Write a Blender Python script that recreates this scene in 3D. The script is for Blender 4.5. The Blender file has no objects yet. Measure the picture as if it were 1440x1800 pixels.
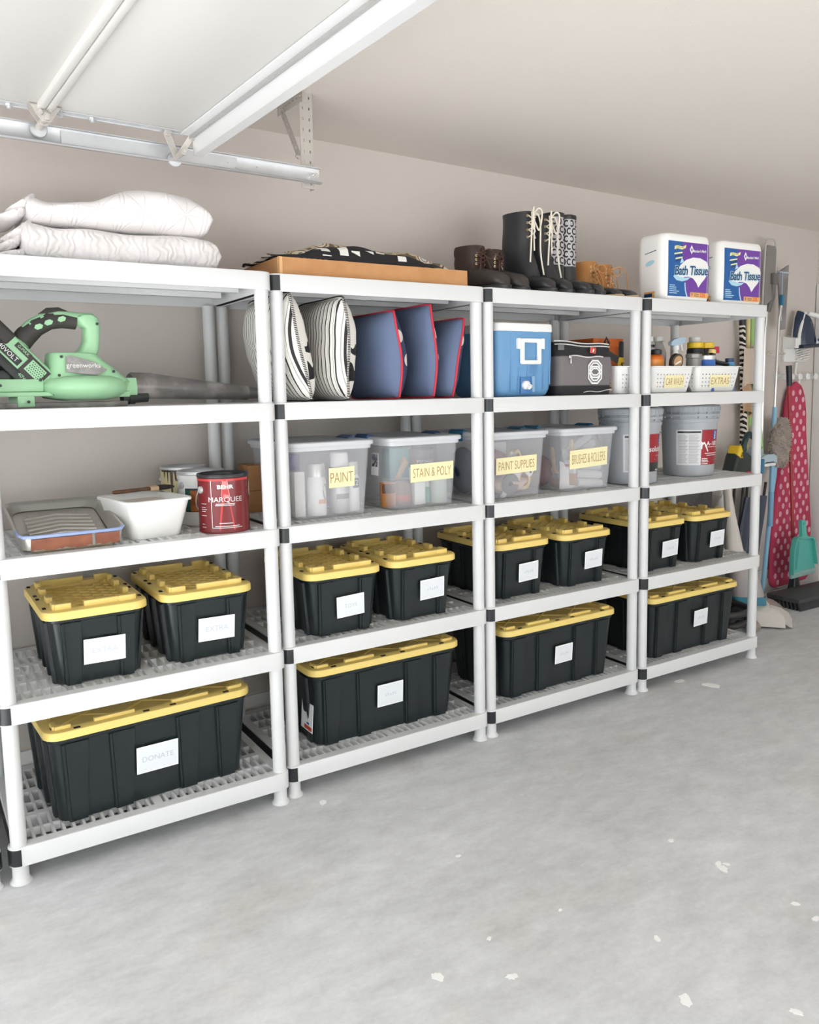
import bpy, bmesh, math, random
from mathutils import Vector, Matrix, Euler

# ---------------------------------------------------------------- camera, sky, sun, exposure
SC = bpy.context.scene
COL = SC.collection
PI = math.pi
CAM_F, CAM_PX, CAM_PY = 1431.06, 721.73, 851.08          # focal length and principal point, 1440 x 1800 frame
CAM_POS = (-0.18992, -2.60682, 1.46579)
YAW, PITCH, ROLL = 0.561688, 0.112043, -0.019399
cam_data = bpy.data.cameras.new('camera')
cam = bpy.data.objects.new('camera', cam_data)
COL.objects.link(cam)
fw = Vector((math.sin(YAW) * math.cos(PITCH), math.cos(YAW) * math.cos(PITCH), -math.sin(PITCH)))
rt = Vector((math.cos(YAW), -math.sin(YAW), 0))
up = rt.cross(fw)
r2 = rt * math.cos(ROLL) + up * math.sin(ROLL)
u2 = -rt * math.sin(ROLL) + up * math.cos(ROLL)
m3 = Matrix((r2, u2, -fw)).transposed()
cam.matrix_world = Matrix.Translation(CAM_POS) @ m3.to_4x4()
cam_data.sensor_fit = 'AUTO'
cam_data.sensor_width = 36.0
cam_data.lens = CAM_F / 1800 * 36
cam_data.shift_x = (720 - CAM_PX) / 1800
cam_data.shift_y = (CAM_PY - 900) / 1800
cam_data.clip_start = 0.05
SC.camera = cam

world = bpy.data.worlds.new('sky')
SC.world = world
world.use_nodes = True
wn = world.node_tree.nodes['Background']
wn.inputs['Color'].default_value = (0.90, 0.96, 1.0, 1)
wn.inputs['Strength'].default_value = 2.1

sun_data = bpy.data.lights.new('sun', 'SUN')
sun_data.energy = 15.0
sun_data.angle = math.radians(2)
sun_data.color = (1.0, 0.99, 0.985)
sun = bpy.data.objects.new('sun', sun_data)
COL.objects.link(sun)
sun.rotation_euler = Vector((0.6, 0.12, -0.79)).to_track_quat('-Z', 'Y').to_euler()

SC.view_settings.view_transform = 'Standard'
SC.view_settings.look = 'None'
SC.view_settings.gamma = 1.0
SC.view_settings.use_curve_mapping = False
SC.view_settings.exposure = 0.42
SC.cycles.max_bounces = 12
SC.cycles.diffuse_bounces = 5
SC.cycles.transparent_max_bounces = 16

# ---------------------------------------------------------------- helpers
def srgb(r, g, b):
    f = lambda c: (c / 255 / 12.92) if c / 255 <= 0.04045 else ((c / 255 + 0.055) / 1.055) ** 2.4
    return (f(r), f(g), f(b))

def mat(name, col, rough=0.5, metal=0.0, bump=None, var=None, spec=0.5, alpha=1.0, coat=0.0):
    """col is linear rgb; bump = (noise scale, strength); var = (noise scale, second colour, low, high)."""
    m = bpy.data.materials.new(name)
    m.use_nodes = True
    nt = m.node_tree
    p = nt.nodes['Principled BSDF']
    p.inputs['Base Color'].default_value = (*col, 1)
    p.inputs['Roughness'].default_value = rough
    p.inputs['Metallic'].default_value = metal
    p.inputs['Specular IOR Level'].default_value = spec
    p.inputs['Alpha'].default_value = alpha
    p.inputs['Coat Weight'].default_value = coat
    tc = None
    if bump or var:
        tc = nt.nodes.new('ShaderNodeTexCoord')
    if var:
        n = nt.nodes.new('ShaderNodeTexNoise')
        n.inputs['Scale'].default_value = var[0]
        n.inputs['Detail'].default_value = 6
        nt.links.new(tc.outputs['Object'], n.inputs['Vector'])
        cr = nt.nodes.new('ShaderNodeValToRGB')
        cr.color_ramp.elements[0].position = var[2]
        cr.color_ramp.elements[1].position = var[3]
        cr.color_ramp.elements[0].color = (*col, 1)
        cr.color_ramp.elements[1].color = (*var[1], 1)
        nt.links.new(n.outputs['Fac'], cr.inputs['Fac'])
        nt.links.new(cr.outputs['Color'], p.inputs['Base Color'])
    if bump:
        n = nt.nodes.new('ShaderNodeTexNoise')
        n.inputs['Scale'].default_value = bump[0]
        n.inputs['Detail'].default_value = 4
        nt.links.new(tc.outputs['Object'], n.inputs['Vector'])
        b = nt.nodes.new('ShaderNodeBump')
        b.inputs['Strength'].default_value = bump[1]
        b.inputs['Distance'].default_value = 0.01
        nt.links.new(n.outputs['Fac'], b.inputs['Height'])
        nt.links.new(b.outputs['Normal'], p.inputs['Normal'])
    return m

def nodes_of(m):
    return m.node_tree, m.node_tree.nodes, m.node_tree.links, m.node_tree.nodes['Principled BSDF']

class MB:
    """Collects vertices and faces and links them as one mesh object."""
    def __init__(self):
        self.v, self.f = [], []
    def add(self, vs, fs, M=None):
        o = len(self.v)
        self.v += [tuple(M @ Vector(p)) if M is not None else tuple(p) for p in vs]
        self.f += [tuple(i + o for i in f) for f in fs]
        return self
    def box(self, c, s, rot=None, bev=0.0, seg=2, taper=None):
        """box by centre and size; taper = (sx, sy) scales the top face."""
        bm = bmesh.new()
        bmesh.ops.create_cube(bm, size=1)
        for v in bm.verts:
            if taper and v.co.z > 0:
                v.co.x *= taper[0]; v.co.y *= taper[1]
            v.co = Vector((v.co.x * s[0], v.co.y * s[1], v.co.z * s[2]))
        if bev > 0:
            bmesh.ops.bevel(bm, geom=list(bm.edges), offset=bev, segments=seg, profile=0.5, affect='EDGES', clamp_overlap=True)
        bm.verts.index_update()
        M = Matrix.Translation(c)
        if rot is not None:
            M = M @ Euler(rot).to_matrix().to_4x4()
        self.add([v.co.copy() for v in bm.verts], [[v.index for v in f.verts] for f in bm.faces], M)
        bm.free()
        return self
    def bb(self, lo, hi, bev=0.0, seg=2):
        return self.box([(a + b) / 2 for a, b in zip(lo, hi)], [b - a for a, b in zip(lo, hi)], None, bev, seg)
    def loft(self, rings, cap0=True, cap1=True, closed=True):
        n = len(rings[0]); vs = [p for r in rings for p in r]; fs = []
        for i in range(len(rings) - 1):
            for j in range(n if closed else n - 1):
                k = (j + 1) % n
                fs.append((i * n + j, i * n + k, (i + 1) * n + k, (i + 1) * n + j))
        if cap0: fs.append(tuple(range(n - 1, -1, -1)))
        if cap1: fs.append(tuple((len(rings) - 1) * n + j for j in range(n)))
        return self.add(vs, fs)
    def lathe(self, prof, c=(0, 0, 0), n=28, M=None, cap0=True, cap1=True):
        rings = [[(r * math.cos(2 * PI * j / n), r * math.sin(2 * PI * j / n), z) for j in range(n)] for r, z in prof]
        t = MB().loft(rings, cap0, cap1)
        MM = Matrix.Translation(c)
        if M is not None: MM = MM @ M
        return self.add(t.v, t.f, MM)
    def cyl(self, p0, p1, r0, r1=None, n=16, caps=True):
        return self.tube([p0, p1], [r0, r0 if r1 is None else r1], n, caps)
    def tube(self, pts, r, n=8, caps=True, flat=1.0, upv=None):
        pts = [Vector(p) for p in pts]
        rs = r if isinstance(r, (list, tuple)) else [r] * len(pts)
        t = (pts[1] - pts[0]).normalized()
        ref = Vector(upv) if upv else (Vector((0, 0, 1)) if abs(t.z) < 0.9 else Vector((1, 0, 0)))
        a = t.cross(ref).normalized(); rings = []
        for i, p in enumerate(pts):
            d = (pts[min(i + 1, len(pts) - 1)] - pts[max(i - 1, 0)])
            d = d.normalized() if d.length > 1e-9 else t
            a = (a - d * a.dot(d)).normalized(); b = d.cross(a)
            rings.append([tuple(p + (a * math.cos(2 * PI * j / n) + b * math.sin(2 * PI * j / n) * flat) * rs[i]) for j in range(n)])
        return self.loft(rings, caps, caps)
    def prism(self, poly, h0, h1, M=None):
        """2-D polygon extruded from h0 to h1 along local z."""
        n = len(poly)
        t = MB().loft([[(x, y, h0) for x, y in poly], [(x, y, h1) for x, y in poly]])
        return self.add(t.v, t.f, M)
    def sheet(self, poly, M=None, z=0.0):
        return self.add([(x, y, z) for x, y in poly], [tuple(range(len(poly)))], M)
    def ball(self, c, r, nu=16, nv=10):
        r = r if isinstance(r, (tuple, list)) else (r, r, r)
        rings = []
        for i in range(1, nv):
            ph = PI * i / nv - PI / 2
            rings.append([(c[0] + r[0] * math.cos(ph) * math.cos(2 * PI * j / nu), c[1] + r[1] * math.cos(ph) * math.sin(2 * PI * j / nu), c[2] + r[2] * math.sin(ph)) for j in range(nu)])
        return self.loft(rings)
    def grid(self, fn, nu, nv):
        vs = [fn(i / nu, j / nv) for j in range(nv + 1) for i in range(nu + 1)]
        fs = [(j * (nu + 1) + i, j * (nu + 1) + i + 1, (j + 1) * (nu + 1) + i + 1, (j + 1) * (nu + 1) + i) for j in range(nv) for i in range(nu)]
        return self.add(vs, fs)
    def mesh(self, name, material, smooth=35):
        me = bpy.data.meshes.new(name)
        me.from_pydata(self.v, [], self.f)
        me.materials.append(material)
        if smooth:
            me.polygons.foreach_set('use_smooth', [True] * len(me.polygons))
            me.set_sharp_from_angle(angle=math.radians(smooth))
        me.update()
        return me
    def obj(self, name, material, parent=None, loc=(0, 0, 0), rot=(0, 0, 0), smooth=35, label=None):
        return link(name, self.mesh(name, material, smooth), parent, loc, rot, label)

def fix_normals(mb):
    bm = bmesh.new()
    vs = [bm.verts.new(p) for p in mb.v]
    for f in mb.f:
        try: bm.faces.new([vs[i] for i in f])
        except ValueError: pass
    bmesh.ops.recalc_face_normals(bm, faces=list(bm.faces))
    bm.verts.index_update()
    mb.v = [tuple(v.co) for v in bm.verts]
    mb.f = [tuple(v.index for v in f.verts) for f in bm.faces]
    bm.free()
    return mb

def link(name, data, parent=None, loc=(0, 0, 0), rot=(0, 0, 0), label=None):
    o = bpy.data.objects.new(name, data)
    COL.objects.link(o)
    o.location = loc
    o.rotation_euler = rot
    if parent is not None: o.parent = parent
    if label: o['label'] = label
    return o

def tag(o, label, cat, group=None, kind=None):
    o['label'] = label
    o['category'] = cat
    if group: o['group'] = group
    if kind: o['kind'] = kind
    return o

def thing(name, label, cat, loc=(0, 0, 0), rot=(0, 0, 0), group=None):
    o = link(name, None, None, loc, rot)
    o.empty_display_size = 0.05
    return tag(o, label, cat, group)

def struct(o):
    o['kind'] = 'structure'
    return o

def copy_tree(o, parent=None):
    c = o.copy()
    COL.objects.link(c)
    if parent is not None: c.parent = parent
    for ch in list(o.children):
        copy_tree(ch, c)
    return c

def place(o, loc, rot=None, label=None, group=None):
    o.location = loc
    if rot is not None: o.rotation_euler = rot
    if label: o['label'] = label
    if group: o['group'] = group
    return o

def rrect(w, d, r, n=5, cx=0.0, cy=0.0):
    """rounded rectangle outline, counter-clockwise, centred on cx, cy."""
    pts = []
    for sx, sy, a0 in ((1, -1, -PI / 2), (1, 1, 0), (-1, 1, PI / 2), (-1, -1, PI)):
        for i in range(n + 1):
            a = a0 + PI / 2 * i / n
            pts.append((cx + sx * (w / 2 - r) + r * math.cos(a), cy + sy * (d / 2 - r) + r * math.sin(a)))
    return pts

def ring(poly, z):
    return [(x, y, z) for x, y in poly]

TXT = {}
def text_geo(s, size, thin=0.0, shear=0.0, space=1.0):
    """outline of a word as vertices and faces in the xy plane, centred."""
    key = (s, size, thin, shear, space)
    if key not in TXT:
        cu = bpy.data.curves.new('lettering', 'FONT')
        cu.body = s; cu.size = size; cu.align_x = 'CENTER'; cu.align_y = 'CENTER'
        cu.offset = thin; cu.shear = shear; cu.space_character = space; cu.resolution_u = 3
        ob = bpy.data.objects.new('lettering', cu)
        me = bpy.data.meshes.new_from_object(ob)
        TXT[key] = ([tuple(v.co) for v in me.vertices], [tuple(p.vertices) for p in me.polygons])
        bpy.data.objects.remove(ob)
        bpy.data.curves.remove(cu)
        bpy.data.meshes.remove(me)
    return TXT[key]

def put_text(mb, s, size, fn, **k):
    vs, fs = text_geo(s, size, **k)
    return mb.add([fn(x, y) for x, y, _ in vs], fs)

def fit_text(mb, s, wd, ht, fn, thin=0.0, space=1.0):
    """word stretched to fill wd x ht, so that narrow hand-cut letters keep their proportions."""
    vs, fs = text_geo(s, 1.0, thin=thin, space=space)
    xs, ys = [v[0] for v in vs], [v[1] for v in vs]
    x0, x1, y0, y1 = min(xs), max(xs), min(ys), max(ys)
    return mb.add([fn(((v[0] - x0) / (x1 - x0) - .5) * wd, ((v[1] - y0) / (y1 - y0) - .5) * ht) for v in vs], fs)

# basis: x to the right, y up on a face that looks towards -Y
FRONT = Matrix(((1, 0, 0, 0), (0, 0, -1, 0), (0, 1, 0, 0), (0, 0, 0, 1)))
def front(x, y, z):
    return Matrix.Translation((x, y, z)) @ FRONT
SC.cycles.use_denoising = True

# ---------------------------------------------------------------- materials
M = {}
M['wall'] = mat('wall_paint', srgb(212, 204, 197), 0.85, bump=(160, 0.12))
M['ceiling'] = mat('ceiling_paint', srgb(234, 227, 219), 0.9, bump=(120, 0.15))
M['white_trim'] = mat('white_trim', srgb(235, 234, 230), 0.45)
M['curb'] = mat('concrete_curb', srgb(196, 192, 186), 0.85, bump=(60, 0.2))
M['shelf'] = mat('white_resin', srgb(221, 222, 222), 0.42)
M['black'] = mat('black_plastic', srgb(38, 41, 44), 0.32)
M['tote'] = mat('black_tote_plastic', srgb(31, 38, 40), 0.28)
M['yellow'] = mat('yellow_lid_plastic', srgb(243, 214, 124), 0.42)
M['dark'] = mat('dark_hole', srgb(22, 20, 20), 0.7)
M['card'] = mat('white_card', srgb(232, 236, 240), 0.55)
M['card_edge'] = mat('white_card_edge', srgb(248, 249, 250), 0.5)
M['faint'] = mat('faint_grey_ink', srgb(196, 203, 211), 0.6)
M['cream'] = mat('cream_card', srgb(247, 238, 190), 0.6)
M['gold'] = mat('bronze_ink', srgb(165, 120, 60), 0.5)
M['galv'] = mat('galvanised_steel', srgb(212, 213, 214), 0.42, 0.55, var=(12, srgb(198, 200, 202), 0.3, 0.8))
M['bracket'] = mat('bracket_steel', srgb(196, 191, 184), 0.4, 0.4)
M['steel'] = mat('bright_steel', srgb(225, 225, 225), 0.2, 1.0)
M['door_white'] = mat('white_painted_steel', srgb(216, 214, 210), 0.4)
M['strut'] = mat('strut_steel', srgb(226, 227, 227), 0.35, 0.3)
M['white'] = mat('white_plastic', srgb(240, 240, 238), 0.4)
M['brown_card'] = mat('corrugated_cardboard', srgb(196, 145, 96), 0.8, var=(14, srgb(184, 132, 84), 0.35, 0.75))

def floor_material():
    m = mat('polished_concrete', srgb(208, 208, 204), 0.55)
    nt, N, L, p = nodes_of(m)
    tc = N.new('ShaderNodeTexCoord')
    def noise(scale, detail, stretch=(1, 1, 1), rough=0.6):
        mp = N.new('ShaderNodeMapping'); mp.inputs['Scale'].default_value = stretch
        mp.inputs['Rotation'].default_value = (0, 0, 0.5)
        n = N.new('ShaderNodeTexNoise'); n.inputs['Scale'].default_value = scale
        n.inputs['Detail'].default_value = detail; n.inputs['Roughness'].default_value = rough
        L.new(tc.outputs['Object'], mp.inputs['Vector']); L.new(mp.outputs['Vector'], n.inputs['Vector'])
        return n
    def ramp(n, e):
        r = N.new('ShaderNodeValToRGB')
        r.color_ramp.elements[0].position, r.color_ramp.elements[1].position = e[0][0], e[-1][0]
        r.color_ramp.elements[0].color, r.color_ramp.elements[1].color = (*e[0][1], 1), (*e[-1][1], 1)
        L.new(n.outputs['Fac'], r.inputs['Fac']); return r
    a = ramp(noise(1.1, 8, (1, 1.6, 1), 0.65), ((0.3, srgb(172, 174, 176)), (0.72, srgb(224, 226, 229))))
    b = ramp(noise(7, 10, (1, 2.2, 1), 0.7), ((0.32, srgb(178, 179, 180)), (0.68, srgb(236, 238, 240))))
    c = ramp(noise(60, 6), ((0.3, srgb(210, 211, 211)), (0.7, srgb(244, 245, 246))))
    d = ramp(noise(1.9, 5), ((0.55, (1, 1, 1)), (0.8, srgb(240, 233, 220))))
    def mix(x, y, f, mode):
        k = N.new('ShaderNodeMix'); k.data_type = 'RGBA'; k.blend_type = mode
        k.inputs['Factor'].default_value = f
        L.new(x, k.inputs['A']); L.new(y, k.inputs['B']); return k.outputs['Result']
    o = mix(a.outputs['Color'], b.outputs['Color'], 0.5, 'MIX')
    o = mix(o, c.outputs['Color'], 0.22, 'MIX')
    o = mix(o, d.outputs['Color'], 0.7, 'MULTIPLY')
    L.new(o, p.inputs['Base Color'])
    bp = N.new('ShaderNodeBump'); bp.inputs['Strength'].default_value = 0.12; bp.inputs['Distance'].default_value = 0.005
    nn = noise(25, 8)
    L.new(nn.outputs['Fac'], bp.inputs['Height']); L.new(bp.outputs['Normal'], p.inputs['Normal'])
    return m
M['floor'] = floor_material()
M['drive'] = mat('driveway_concrete', srgb(203, 203, 203), 0.9)

# ---------------------------------------------------------------- room shell (room frame is turned 2.9 degrees against the shelves)
TH = math.atan(0.0505)
OX, OY = 1.11, 0.685
ROOM = Matrix.Translation((OX, OY, 0)) @ Matrix.Rotation(TH, 4, 'Z')
H = 2.56
UL, UR, VF = -3.3, 4.44, -6.6
def room_obj(name, mb, material, **k):
    mb.v = [tuple(ROOM @ Vector(p)) for p in mb.v]
    return struct(mb.obj(name, material, **k))
def wall_pt(x, off, z):
    return Vector((x, OY + 0.0505 * (x - OX) - off, z))

room_obj('floor', MB().bb((UL - .1, VF, -.1), (UR + .15, .15, 0)), M['floor'], smooth=0)
room_obj('ceiling', MB().bb((UL - .15, VF - .15, H), (UR + .15, .15, H + .12)), M['ceiling'], smooth=0)
room_obj('wall_back', MB().bb((UL - .15, 0, 0), (UR + .15, .15, H)), M['wall'], smooth=0)
room_obj('wall_front', MB().bb((UL - .15, VF - .15, 0), (-1.6, VF, H)).bb((3.6, VF - .15, 0), (UR + .15, VF, H)).bb((-1.6, VF - .15, 2.2), (3.6, VF, H)), M['wall'], smooth=0)  # wide gap in this unseen wall is added for even light from the front
w = MB()
w.bb((UR, VF, 0), (UR + .15, -1.02, H)).bb((UR, -1.02, 2.12), (UR + .15, -.1, H)).bb((UR, -.1, 0), (UR + .15, 0, H)).bb((UR + .06, -1.02, 0), (UR + .15, -.1, 2.12))  # last box, behind the door slab, is added to block a light leak
room_obj('wall_right', w, M['wall'], smooth=0)
w = MB()
w.bb((UL - .15, -.5, 0), (UL, 0, H)).bb((UL - .15, VF, 0), (UL, -6.2, H)).bb((UL - .15, -6.2, 2.16), (UL, -.5, H))
room_obj('wall_left', w, M['wall'], smooth=0)
room_obj('baseboard_back', MB().bb((UL, -.014, .098), (UR, 0, .168), 0.003), M['white_trim'])
room_obj('trim_1', MB().bb((UL, -.022, 0), (UR, 0, .1), 0.003), M['curb'])
room_obj('driveway', MB().bb((UL - 16, -22, -.14), (UR + 14, 8, -.11)), M['drive'], smooth=0)
# door in the right wall, right beside the corner: casing, slab, hinges
c = MB()
c.bb((UR - .018, -.1, 0), (UR, -.006, 2.19), .004).bb((UR - .018, -1.1, 0), (UR, -1.02, 2.19), .004).bb((UR - .018, -1.02, 2.1), (UR, -.1, 2.19), .004)
room_obj('trim_2', c, M['white_trim'])
d = MB()
d.bb((UR + .012, -1.02, .008), (UR + .05, -.1, 2.12), .002)
for y0, y1 in ((-.9, -.6), (-.52, -.22)):
    for z0, z1 in ((.2, .85), (.98, 1.95)):
        d.bb((UR + .004, y0, z0), (UR + .012, y1, z1), .006)
door = room_obj('door_1', d, M['white_trim'])
for z in (.29, 1.12, 1.9):
    hb = MB().bb((UR - .008, -.108, z - .05), (UR + .012, -.094, z + .05), .002).cyl((UR - .01, -.1, z - .055), (UR - .01, -.1, z + .055), .007, n=10)
    hb.v = [tuple(ROOM @ Vector(p)) for p in hb.v]
    hb.obj('hinge', M['black'], door)

# paint spots on the floor
def spot(x, y, r, ell=1.6, rot=.4, seed=0):
    rnd = random.Random(seed)
    pts = []
    for i in range(14):
        a = 2 * PI * i / 14; k = r * (0.7 + 0.5 * rnd.random())
        px, py = k * ell * math.cos(a), k * math.sin(a)
        pts.append((x + px * math.cos(rot) - py * math.sin(rot), y + px * math.sin(rot) + py * math.cos(rot)))
    return MB().prism(pts, 0.0002, 0.0012)
M['spot'] = mat('dried_white_paint', srgb(250, 250, 248), 0.6)
floor = bpy.data.objects['floor']
SPOTS = [(1.858, -1.097, .009), (1.847, -1.122, .014), (1.877, -1.113, .007), (1.841, -.93, .008), (1.429, -1.231, .009), (1.87, -1.346, .008), (1.855, -1.415, .009), (1.312, -1.419, .016),
         (1.497, -1.586, .01), (1.217, -.613, .007), (1.057, -.979, .006), (3.116, -.103, .03), (3.043, .027, .02), (1.012, -.062, .014), (.861, -1.021, .013), (1.016, -1.124, .01), (1.298, -.995, .005)]

# ---------------------------------------------------------------- overhead garage door, track, hanger
gd = thing('garage_door', 'white sectional garage door rolled up overhead under the ceiling', 'garage door', ROOM @ Vector((-.43, -.56, 2.31)), (0, 0, TH))
Y0, Y1, ZB = 0.0, -4.95, 0.0
edges = [0.0, -.465, -.99, -1.515, -2.04]
for i in range(4):
    a, b = edges[i + 1], edges[i]
    p = MB().bb((a + .022, Y1, ZB + .004), (b - .004, Y0, ZB + .05), .003)
    # the two raised lips where sections meet
    p.bb((b - .022 if i else b - .012, Y1, ZB - .012), (b - .001, Y0, ZB + .03), .004)
    p.bb((a + .001, Y1, ZB - .012), (a + .022, Y0, ZB + .03), .004)
    sec = p.obj('door_section', M['door_white'], gd)
    e = MB().bb((a + .03, Y0 - .002, ZB - .002), (b - .03, Y0 + .003, ZB + .052)).bb((a + .03, Y0 - .028, ZB + .0005), (b - .03, Y0, ZB + .0035))
    for x in (a + .05, a + .14, b - .09):
        e.cyl((x, Y0 - .012, ZB - .012), (x, Y0 - .012, ZB + .002), .006, n=8).cyl((x, Y0 - .012, ZB - .006), (x, Y0 - .012, ZB), .011, n=6)
    e.obj('end_stile', M['galv'], sec)
st = MB()
prof = [(.0, .002), (.004, -.054), (.0, -.062), (.028, -.066), (.03, -.060), (.012, -.052), (.008, .002)]
st.prism([(x - .012, z) for x, z in prof], 0, Y0 - Y1 - .01, Matrix.Translation((0, Y0 - .006, 0)) @ Matrix(((1, 0, 0, 0), (0, 0, -1, 0), (0, 1, 0, 0), (0, 0, 0, 1))))
st.bb((-.05, Y1, -.002), (-.012, Y0 - .006, .003))
fix_normals(st).obj('strut', M['strut'], gd)
M['lip'] = mat('strut_lip', srgb(168, 166, 164), 0.45, 0.4)
MB().bb((-.022, Y1, -.012), (-.0125, Y0 - .006, -.001)).obj('strut_lip', M['lip'], gd)
# roller carriers: middle hinge plate and top fixture
def bolt(mb, p, d=(0, -1, 0), r=.007, l=.012):
    p = Vector(p); d = Vector(d)
    return mb.cyl(p, p + d * l * .5, r, n=6).cyl(p, p + d * l, r * .55, n=8)
h1 = MB()
tri = [(-.045, .004), (.045, .004), (.012, -.045), (-.012, -.045)]
h1.prism(tri, -.002, .002, Matrix.Translation((-.465, -.012, 0)) @ FRONT)
h1.prism(tri, -.002, .002, Matrix.Translation((-.465, -.05, 0)) @ FRONT)
h1.bb((-.51, -.052, .0), (-.42, -.01, .004))
h1.tube([(-.465, -.06, -.032), (-.465, .05, -.032)], .011, 12)
bolt(h1, (-.482, -.052, -.02), r=.009); bolt(h1, (-.455, -.052, -.014), r=.006); bolt(h1, (-.465, -.058, -.032), r=.012)
rc = h1.obj('roller_hinge', M['bracket'], gd)
MB().lathe([(.008, 0), (.022, .001), (.024, .004), (.024, .01), (.022, .013), (.008, .014)], M=Matrix.Translation((-.465, .062, -.038)) @ Matrix.Rotation(PI / 2, 4, 'X'), n=20).obj('roller', M['galv'], gd)
h2 = MB()
def strip(mb, p0, p1, wd, th=.004):
    p0, p1 = Vector(p0), Vector(p1)
    d = (p1 - p0); a = d.normalized(); s = Vector((0, 1, 0)).cross(a).normalized()
    n = a.cross(s)
    q = []
    for e, (i, j) in ((p, ij) for p in (p0, p1) for ij in ((-1, -1), (1, -1), (1, 1), (-1, 1))):
        q.append(tuple(e + s * wd / 2 * i + n * th / 2 * j))
    return mb.loft([q[:4], q[4:]])
strip(h2, (-.098, -.01, .0), (-.055, .03, -.062), .022)
strip(h2, (-.012, -.01, .0), (-.045, .03, -.06), .018)
h2.tube([(-.05, -.02, -.062), (-.05, .055, -.062)], .009, 10)
bolt(h2, (-.096, -.012, -.006), r=.012); bolt(h2, (-.012, -.014, -.012), r=.01); bolt(h2, (-.05, -.02, -.062), r=.01, l=.02)
fix_normals(h2).obj('top_fixture', M['bracket'], gd)
MB().lathe([(.008, 0), (.022, .001), (.024, .004), (.024, .01), (.022, .013), (.008, .014)], M=Matrix.Translation((-.05, .066, -.066)) @ Matrix.Rotation(PI / 2, 4, 'X'), n=20).obj('roller', M['galv'], gd)

tr = thing('door_track', 'galvanised horizontal garage door track hung below the ceiling above the folded quilts', 'track', ROOM @ Vector((.07, -.492, 2.265)), (0, 0, TH))
t = MB()
# C-shaped rail, open towards the room
cprof = [(-.012, .027), (.006, .029), (.008, .024), (.008, -.022), (.004, -.028), (-.014, -.03), (-.02, -.026), (-.018, -.024), (-.012, -.0265), (.003, -.0245), (.0055, -.02), (.0055, .021), (.003, .0255), (-.012, .0245)]
XR = Matrix(((0, 0, 1, 0), (1, 0, 0, 0), (0, 1, 0, 0), (0, 0, 0, 1)))
t.prism(cprof, -3.0, 0.0, XR)
fix_normals(t).obj('rail', M['galv'], tr)
j = MB().bb((-.9, -.0005, -.021), (-.335, .0045, .019)).bb((-.335, .001, -.012), (-.325, .0045, .019))
j.obj('backing_plate', M['galv'], tr)
for px, rr, ll in ((-.03, .007, .03), (-.25, .003, .004), (-.36, .004, .005)):
    bolt(MB(), (px, .004, 0), r=rr, l=ll).obj('bolt', M['steel'], tr)

hg = thing('track_hanger', 'perforated steel angle bracket holding the track end below the ceiling', 'bracket', ROOM @ Vector((.03, -.473, 2.22)), (0, 0, TH))
def perforated(mb, L, wd, axis_mat, n_holes, th=.0025, hole=.011, rows=1):
    """strip of sheet steel with real square slots punched along it, local x along, y across."""
    cell = L / n_holes
    for i in range(n_holes):
        for r in range(rows):
            x0, x1 = i * cell, (i + 1) * cell
            y0, y1 = -wd / 2 + wd * r / rows, -wd / 2 + wd * (r + 1) / rows
            cx, cy = (x0 + x1) / 2, (y0 + y1) / 2; hx, hy = hole * .9, hole * .45
            O = [(x0, y0), (x1, y0), (x1, y1), (x0, y1)]
            I = [(cx - hx, cy - hy), (cx + hx, cy - hy), (cx + hx, cy + hy), (cx - hx, cy + hy)]
            vs = [(x, y, z) for z in (-th / 2, th / 2) for x, y in O + I]
            fs = []
            for k in range(4):
                l = (k + 1) % 4
                fs += [(k + 8, l + 8, l + 12, k + 12), (l, k, k + 4, l + 4), (k + 4, l + 4, l + 12, k + 12)]
                if k in (0, 2) or (k == 1 and i == n_holes - 1) or (k == 3 and i == 0):
                    fs.append((k, l, l + 8, k + 8))
            mb.add(vs, fs, axis_mat)
    return mb
ZUP = Matrix(((0, 1, 0, 0), (0, 0, 1, 0), (1, 0, 0, 0), (0, 0, 0, 1)))       # strip x -> up, y -> x
a = MB(); perforated(a, .34, .052, ZUP, 9, rows=2, hole=.0055)
perforated(a, .34, .03, Matrix.Translation((.026, .015, 0)) @ Matrix(((0, 0, 1, 0), (0, 1, 0, 0), (1, 0, 0, 0), (0, 0, 0, 1))), 9, hole=.008)
a.obj('upright', M['bracket'], hg)
a = MB()
BK = Matrix(((0, 0, 1, 0), (1, 0, 0, 0), (0, 1, 0, 0), (0, 0, 0, 1)))          # strip x -> y (to the wall), y -> z
perforated(a, .2, .042, Matrix.Translation((-.028, -.03, .318)) @ BK, 7, hole=.007)
perforated(a, .2, .034, Matrix.Translation((-.045, -.03, .338)) @ Matrix(((0, 1, 0, 0), (1, 0, 0, 0), (0, 0, 1, 0), (0, 0, 0, 1))), 9, hole=.008)
a.obj('ceiling_angle', M['bracket'], hg)
d0, d1 = Vector((-.032, .13, .31)), Vector((-.032, .0, .11))
ax = (d1 - d0).normalized(); nx = Vector((1, 0, 0)); ay = nx.cross(ax)
a = MB(); perforated(a, (d1 - d0).length, .026, Matrix.Translation(d0) @ Matrix((ax, ay, nx)).transposed().to_4x4(), 8, hole=.008)
bolt(a, d1 + Vector((-.002, 0, 0)), (-1, 0, 0), r=.009)
a.obj('diagonal_brace', M['bracket'], hg)

# ---------------------------------------------------------------- shelving units
W, D, LIP = 0.919, 0.611, 0.0607
ZS = [0.12, 0.5647, 1.004, 1.4397, 1.8782]
UX = [0.0, 0.9207, 1.8372, 2.763]
UY = [0.0, 0.0224, 0.0247, 0.0222]

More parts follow.
